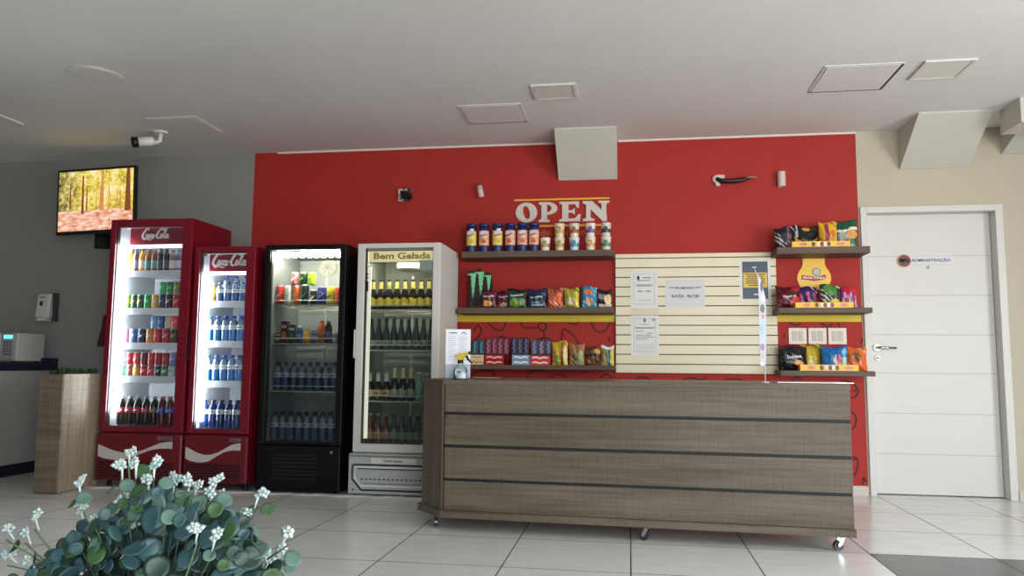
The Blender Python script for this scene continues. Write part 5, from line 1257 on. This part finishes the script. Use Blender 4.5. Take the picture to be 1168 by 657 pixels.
for (x, y, big) in flowers:
    if big == 9: continue
    yy = PY_+rp.uniform(-.07, .07)-(.06 if y > 590 and 100 < x < 260 else 0)
    P = at(x, y, Y=yy)-org
    root = base+Vector((max(-.09, min(.09, P.x*.55)), max(-.09, min(.09, P.y*.6)), 0))
    # local stem, leaving the crown below the flower
    pts = stem(root, P-Vector((0, 0, .018)), .0024, .0012, stem_m if rp.random() < .6 else stem_d, .0)
    f = MB(); tip = Vector((0, 0, 0)); d = (P-pts[-2]).normalized()
    f.tube([-d*.022, -d*.010, Vector((0, 0, 0))], [.0013, .0016, .0028], petal, 8)
    nb = 3 if big else 2
    for b_ in range(nb):
        off = Vector((rp.uniform(-.008, .008), rp.uniform(-.006, .006), rp.uniform(-.002, .009)))*(1.3 if big == 2 else 1.) if b_ else Vector((0, 0, 0))
        ax = (Vector((rp.uniform(-.5, .5), -1.0, rp.uniform(.1, .9)))).normalized(); u_ = ax.orthogonal().normalized(); v_ = ax.cross(u_)
        npet = 5; ph = rp.uniform(0, 6)
        for k in range(npet):
            a = ph+2*PI*k/npet; dd = (u_*math.cos(a)+v_*math.sin(a)+ax*.35).normalized(); ss = dd.cross(ax).normalized()
            l_ = rp.uniform(.0075, .0115); w_ = l_*.45
            nn = dd.cross(ss)
            pp = [off, off+dd*l_*.5+ss*w_+nn*.001, off+dd*l_+nn*.0015, off+dd*l_*.5-ss*w_+nn*.001, off+dd*l_*.55-nn*.0008]
            f.add(pp, [(0, 4, 1), (1, 4, 2), (2, 4, 3), (3, 4, 0), (0, 1, 2, 3)], petal if rp.random() < .7 else petal2, True)
        f.lathe([(.001, -.001), (.0019, .0005), (.001, .002)], petal, 6, off.x, off.y, off.z)
    o = f.build('flower', pt_); o.location = P
    # a pair of leaves under the bloom
    for s in (-1, 1):
        if rp.random() < .6:
            lp = P-Vector((0, 0, rp.uniform(.022, .04)))+Vector((s*rp.uniform(.010, .018), rp.uniform(-.01, .01), 0))
            leaf(lp, Vector((s*.5, -.6, .6)), Vector((s*1., -.2, .3)), rp.uniform(.009, .014), rp.choice(lf_m[2:4]))
# leaves filling the crown: outline of the crown in the picture gives its real size at this distance
def top_y(x):
    pts = [(15, 640), (60, 618), (95, 590), (130, 568), (160, 552), (200, 553), (240, 566), (270, 578), (300, 610), (322, 640)]
    for (x0, y0), (x1, y1) in zip(pts, pts[1:]):
        if x0 <= x <= x1: return y0+(y1-y0)*(x-x0)/(x1-x0)
    return 650
cnt = 0
while cnt < 560:
    x = rp.gauss(178, 80)
    if not 18 < x < 322: continue
    ty = top_y(x); y = ty+8+abs(rp.gauss(0, 1))*45 if cnt % 3 else rp.uniform(ty+25, 695)
    if y > 700: continue
    depth = rp.uniform(-1, 1)
    yy = PY_+.115*depth*math.sqrt(max(0, 1-((x-172)/165)**2))
    P = at(x, y, Y=yy)-org
    if depth > 0: P.z -= .0
    if P.z < zp-.03: continue
    nr = Vector(((x-172)/165*.5+rp.gauss(0, .4), -.75+depth*.2+rp.gauss(0, .35), .55+rp.gauss(0, .35)))
    up = Vector((P.x, P.y*.5, P.z-zp+.03))+Vector((rp.gauss(0, .06), rp.gauss(0, .06), rp.gauss(0, .05)))
    r = rp.uniform(.0095, .0195) if y > ty+25 else rp.uniform(.008, .014)
    leaf(P, nr, up, r, rp.choices(lf_m, (4, 3.5, 2.2, 1.4, 4.5))[0])
    if cnt % 5 == 0:
        stem(base+Vector((max(-.1, min(.1, P.x*.5)), max(-.1, min(.1, P.y*.5)), 0)), P-up.normalized()*r*.8, .0018, .001)
    cnt += 1
fol.build('foliage', pt_); stm.build('stems', pt_)

# ================================================================ LIGHT
wd = bpy.data.worlds.new('daylight'); sc.world = wd; wd.use_nodes = True
nt = wd.node_tree; bg = nt.nodes['Background']
tc = nt.nodes.new('ShaderNodeTexCoord'); sp = nt.nodes.new('ShaderNodeSeparateXYZ'); rmp = nt.nodes.new('ShaderNodeValToRGB')
mr = nt.nodes.new('ShaderNodeMapRange'); mr.inputs[1].default_value = -1; mr.inputs[2].default_value = 1
nt.links.new(tc.outputs['Generated'], sp.inputs[0]); nt.links.new(sp.outputs[2], mr.inputs[0]); nt.links.new(mr.outputs[0], rmp.inputs[0])
e = rmp.color_ramp.elements
e[0].position = .0; e[0].color = GROUND; e[1].position = 1.; e[1].color = SKY_HI
q = e.new(.485); q.color = GROUND
q = e.new(.515); q.color = SKY_LO
nt.links.new(rmp.outputs[0], bg.inputs['Color']); bg.inputs['Strength'].default_value = WSTR
def portal(name, loc_, rot, sx, sy):
    l = bpy.data.lights.new(name, 'AREA'); l.shape = 'RECTANGLE'; l.size = sx; l.size_y = sy; l.cycles.is_portal = True
    o = bpy.data.objects.new(name, l); col.objects.link(o); o.location = loc_; o.rotation_euler = rot
portal('window_daylight_side', (XR+.07, (SY0+SY1)/2, 1.15), (0, PI/2, 0), 2.1, SY1-SY0)
portal('window_daylight_front', ((WX0+3.6)/2, YF-.07, 1.25), (PI/2, 0, 0), 3.6-WX0, 2.5)

vs_ = sc.view_settings
sc.display_settings.display_device = 'sRGB'
vs_.view_transform = 'Standard'; vs_.look = 'None'; vs_.gamma = 1; vs_.use_curve_mapping = False; vs_.exposure = 0.
cy = sc.cycles
cy.max_bounces = 10; cy.diffuse_bounces = 5; cy.glossy_bounces = 4; cy.transparent_max_bounces = 16; cy.transmission_bounces = 6
cy.sample_clamp_indirect = 4.; cy.use_denoising = True
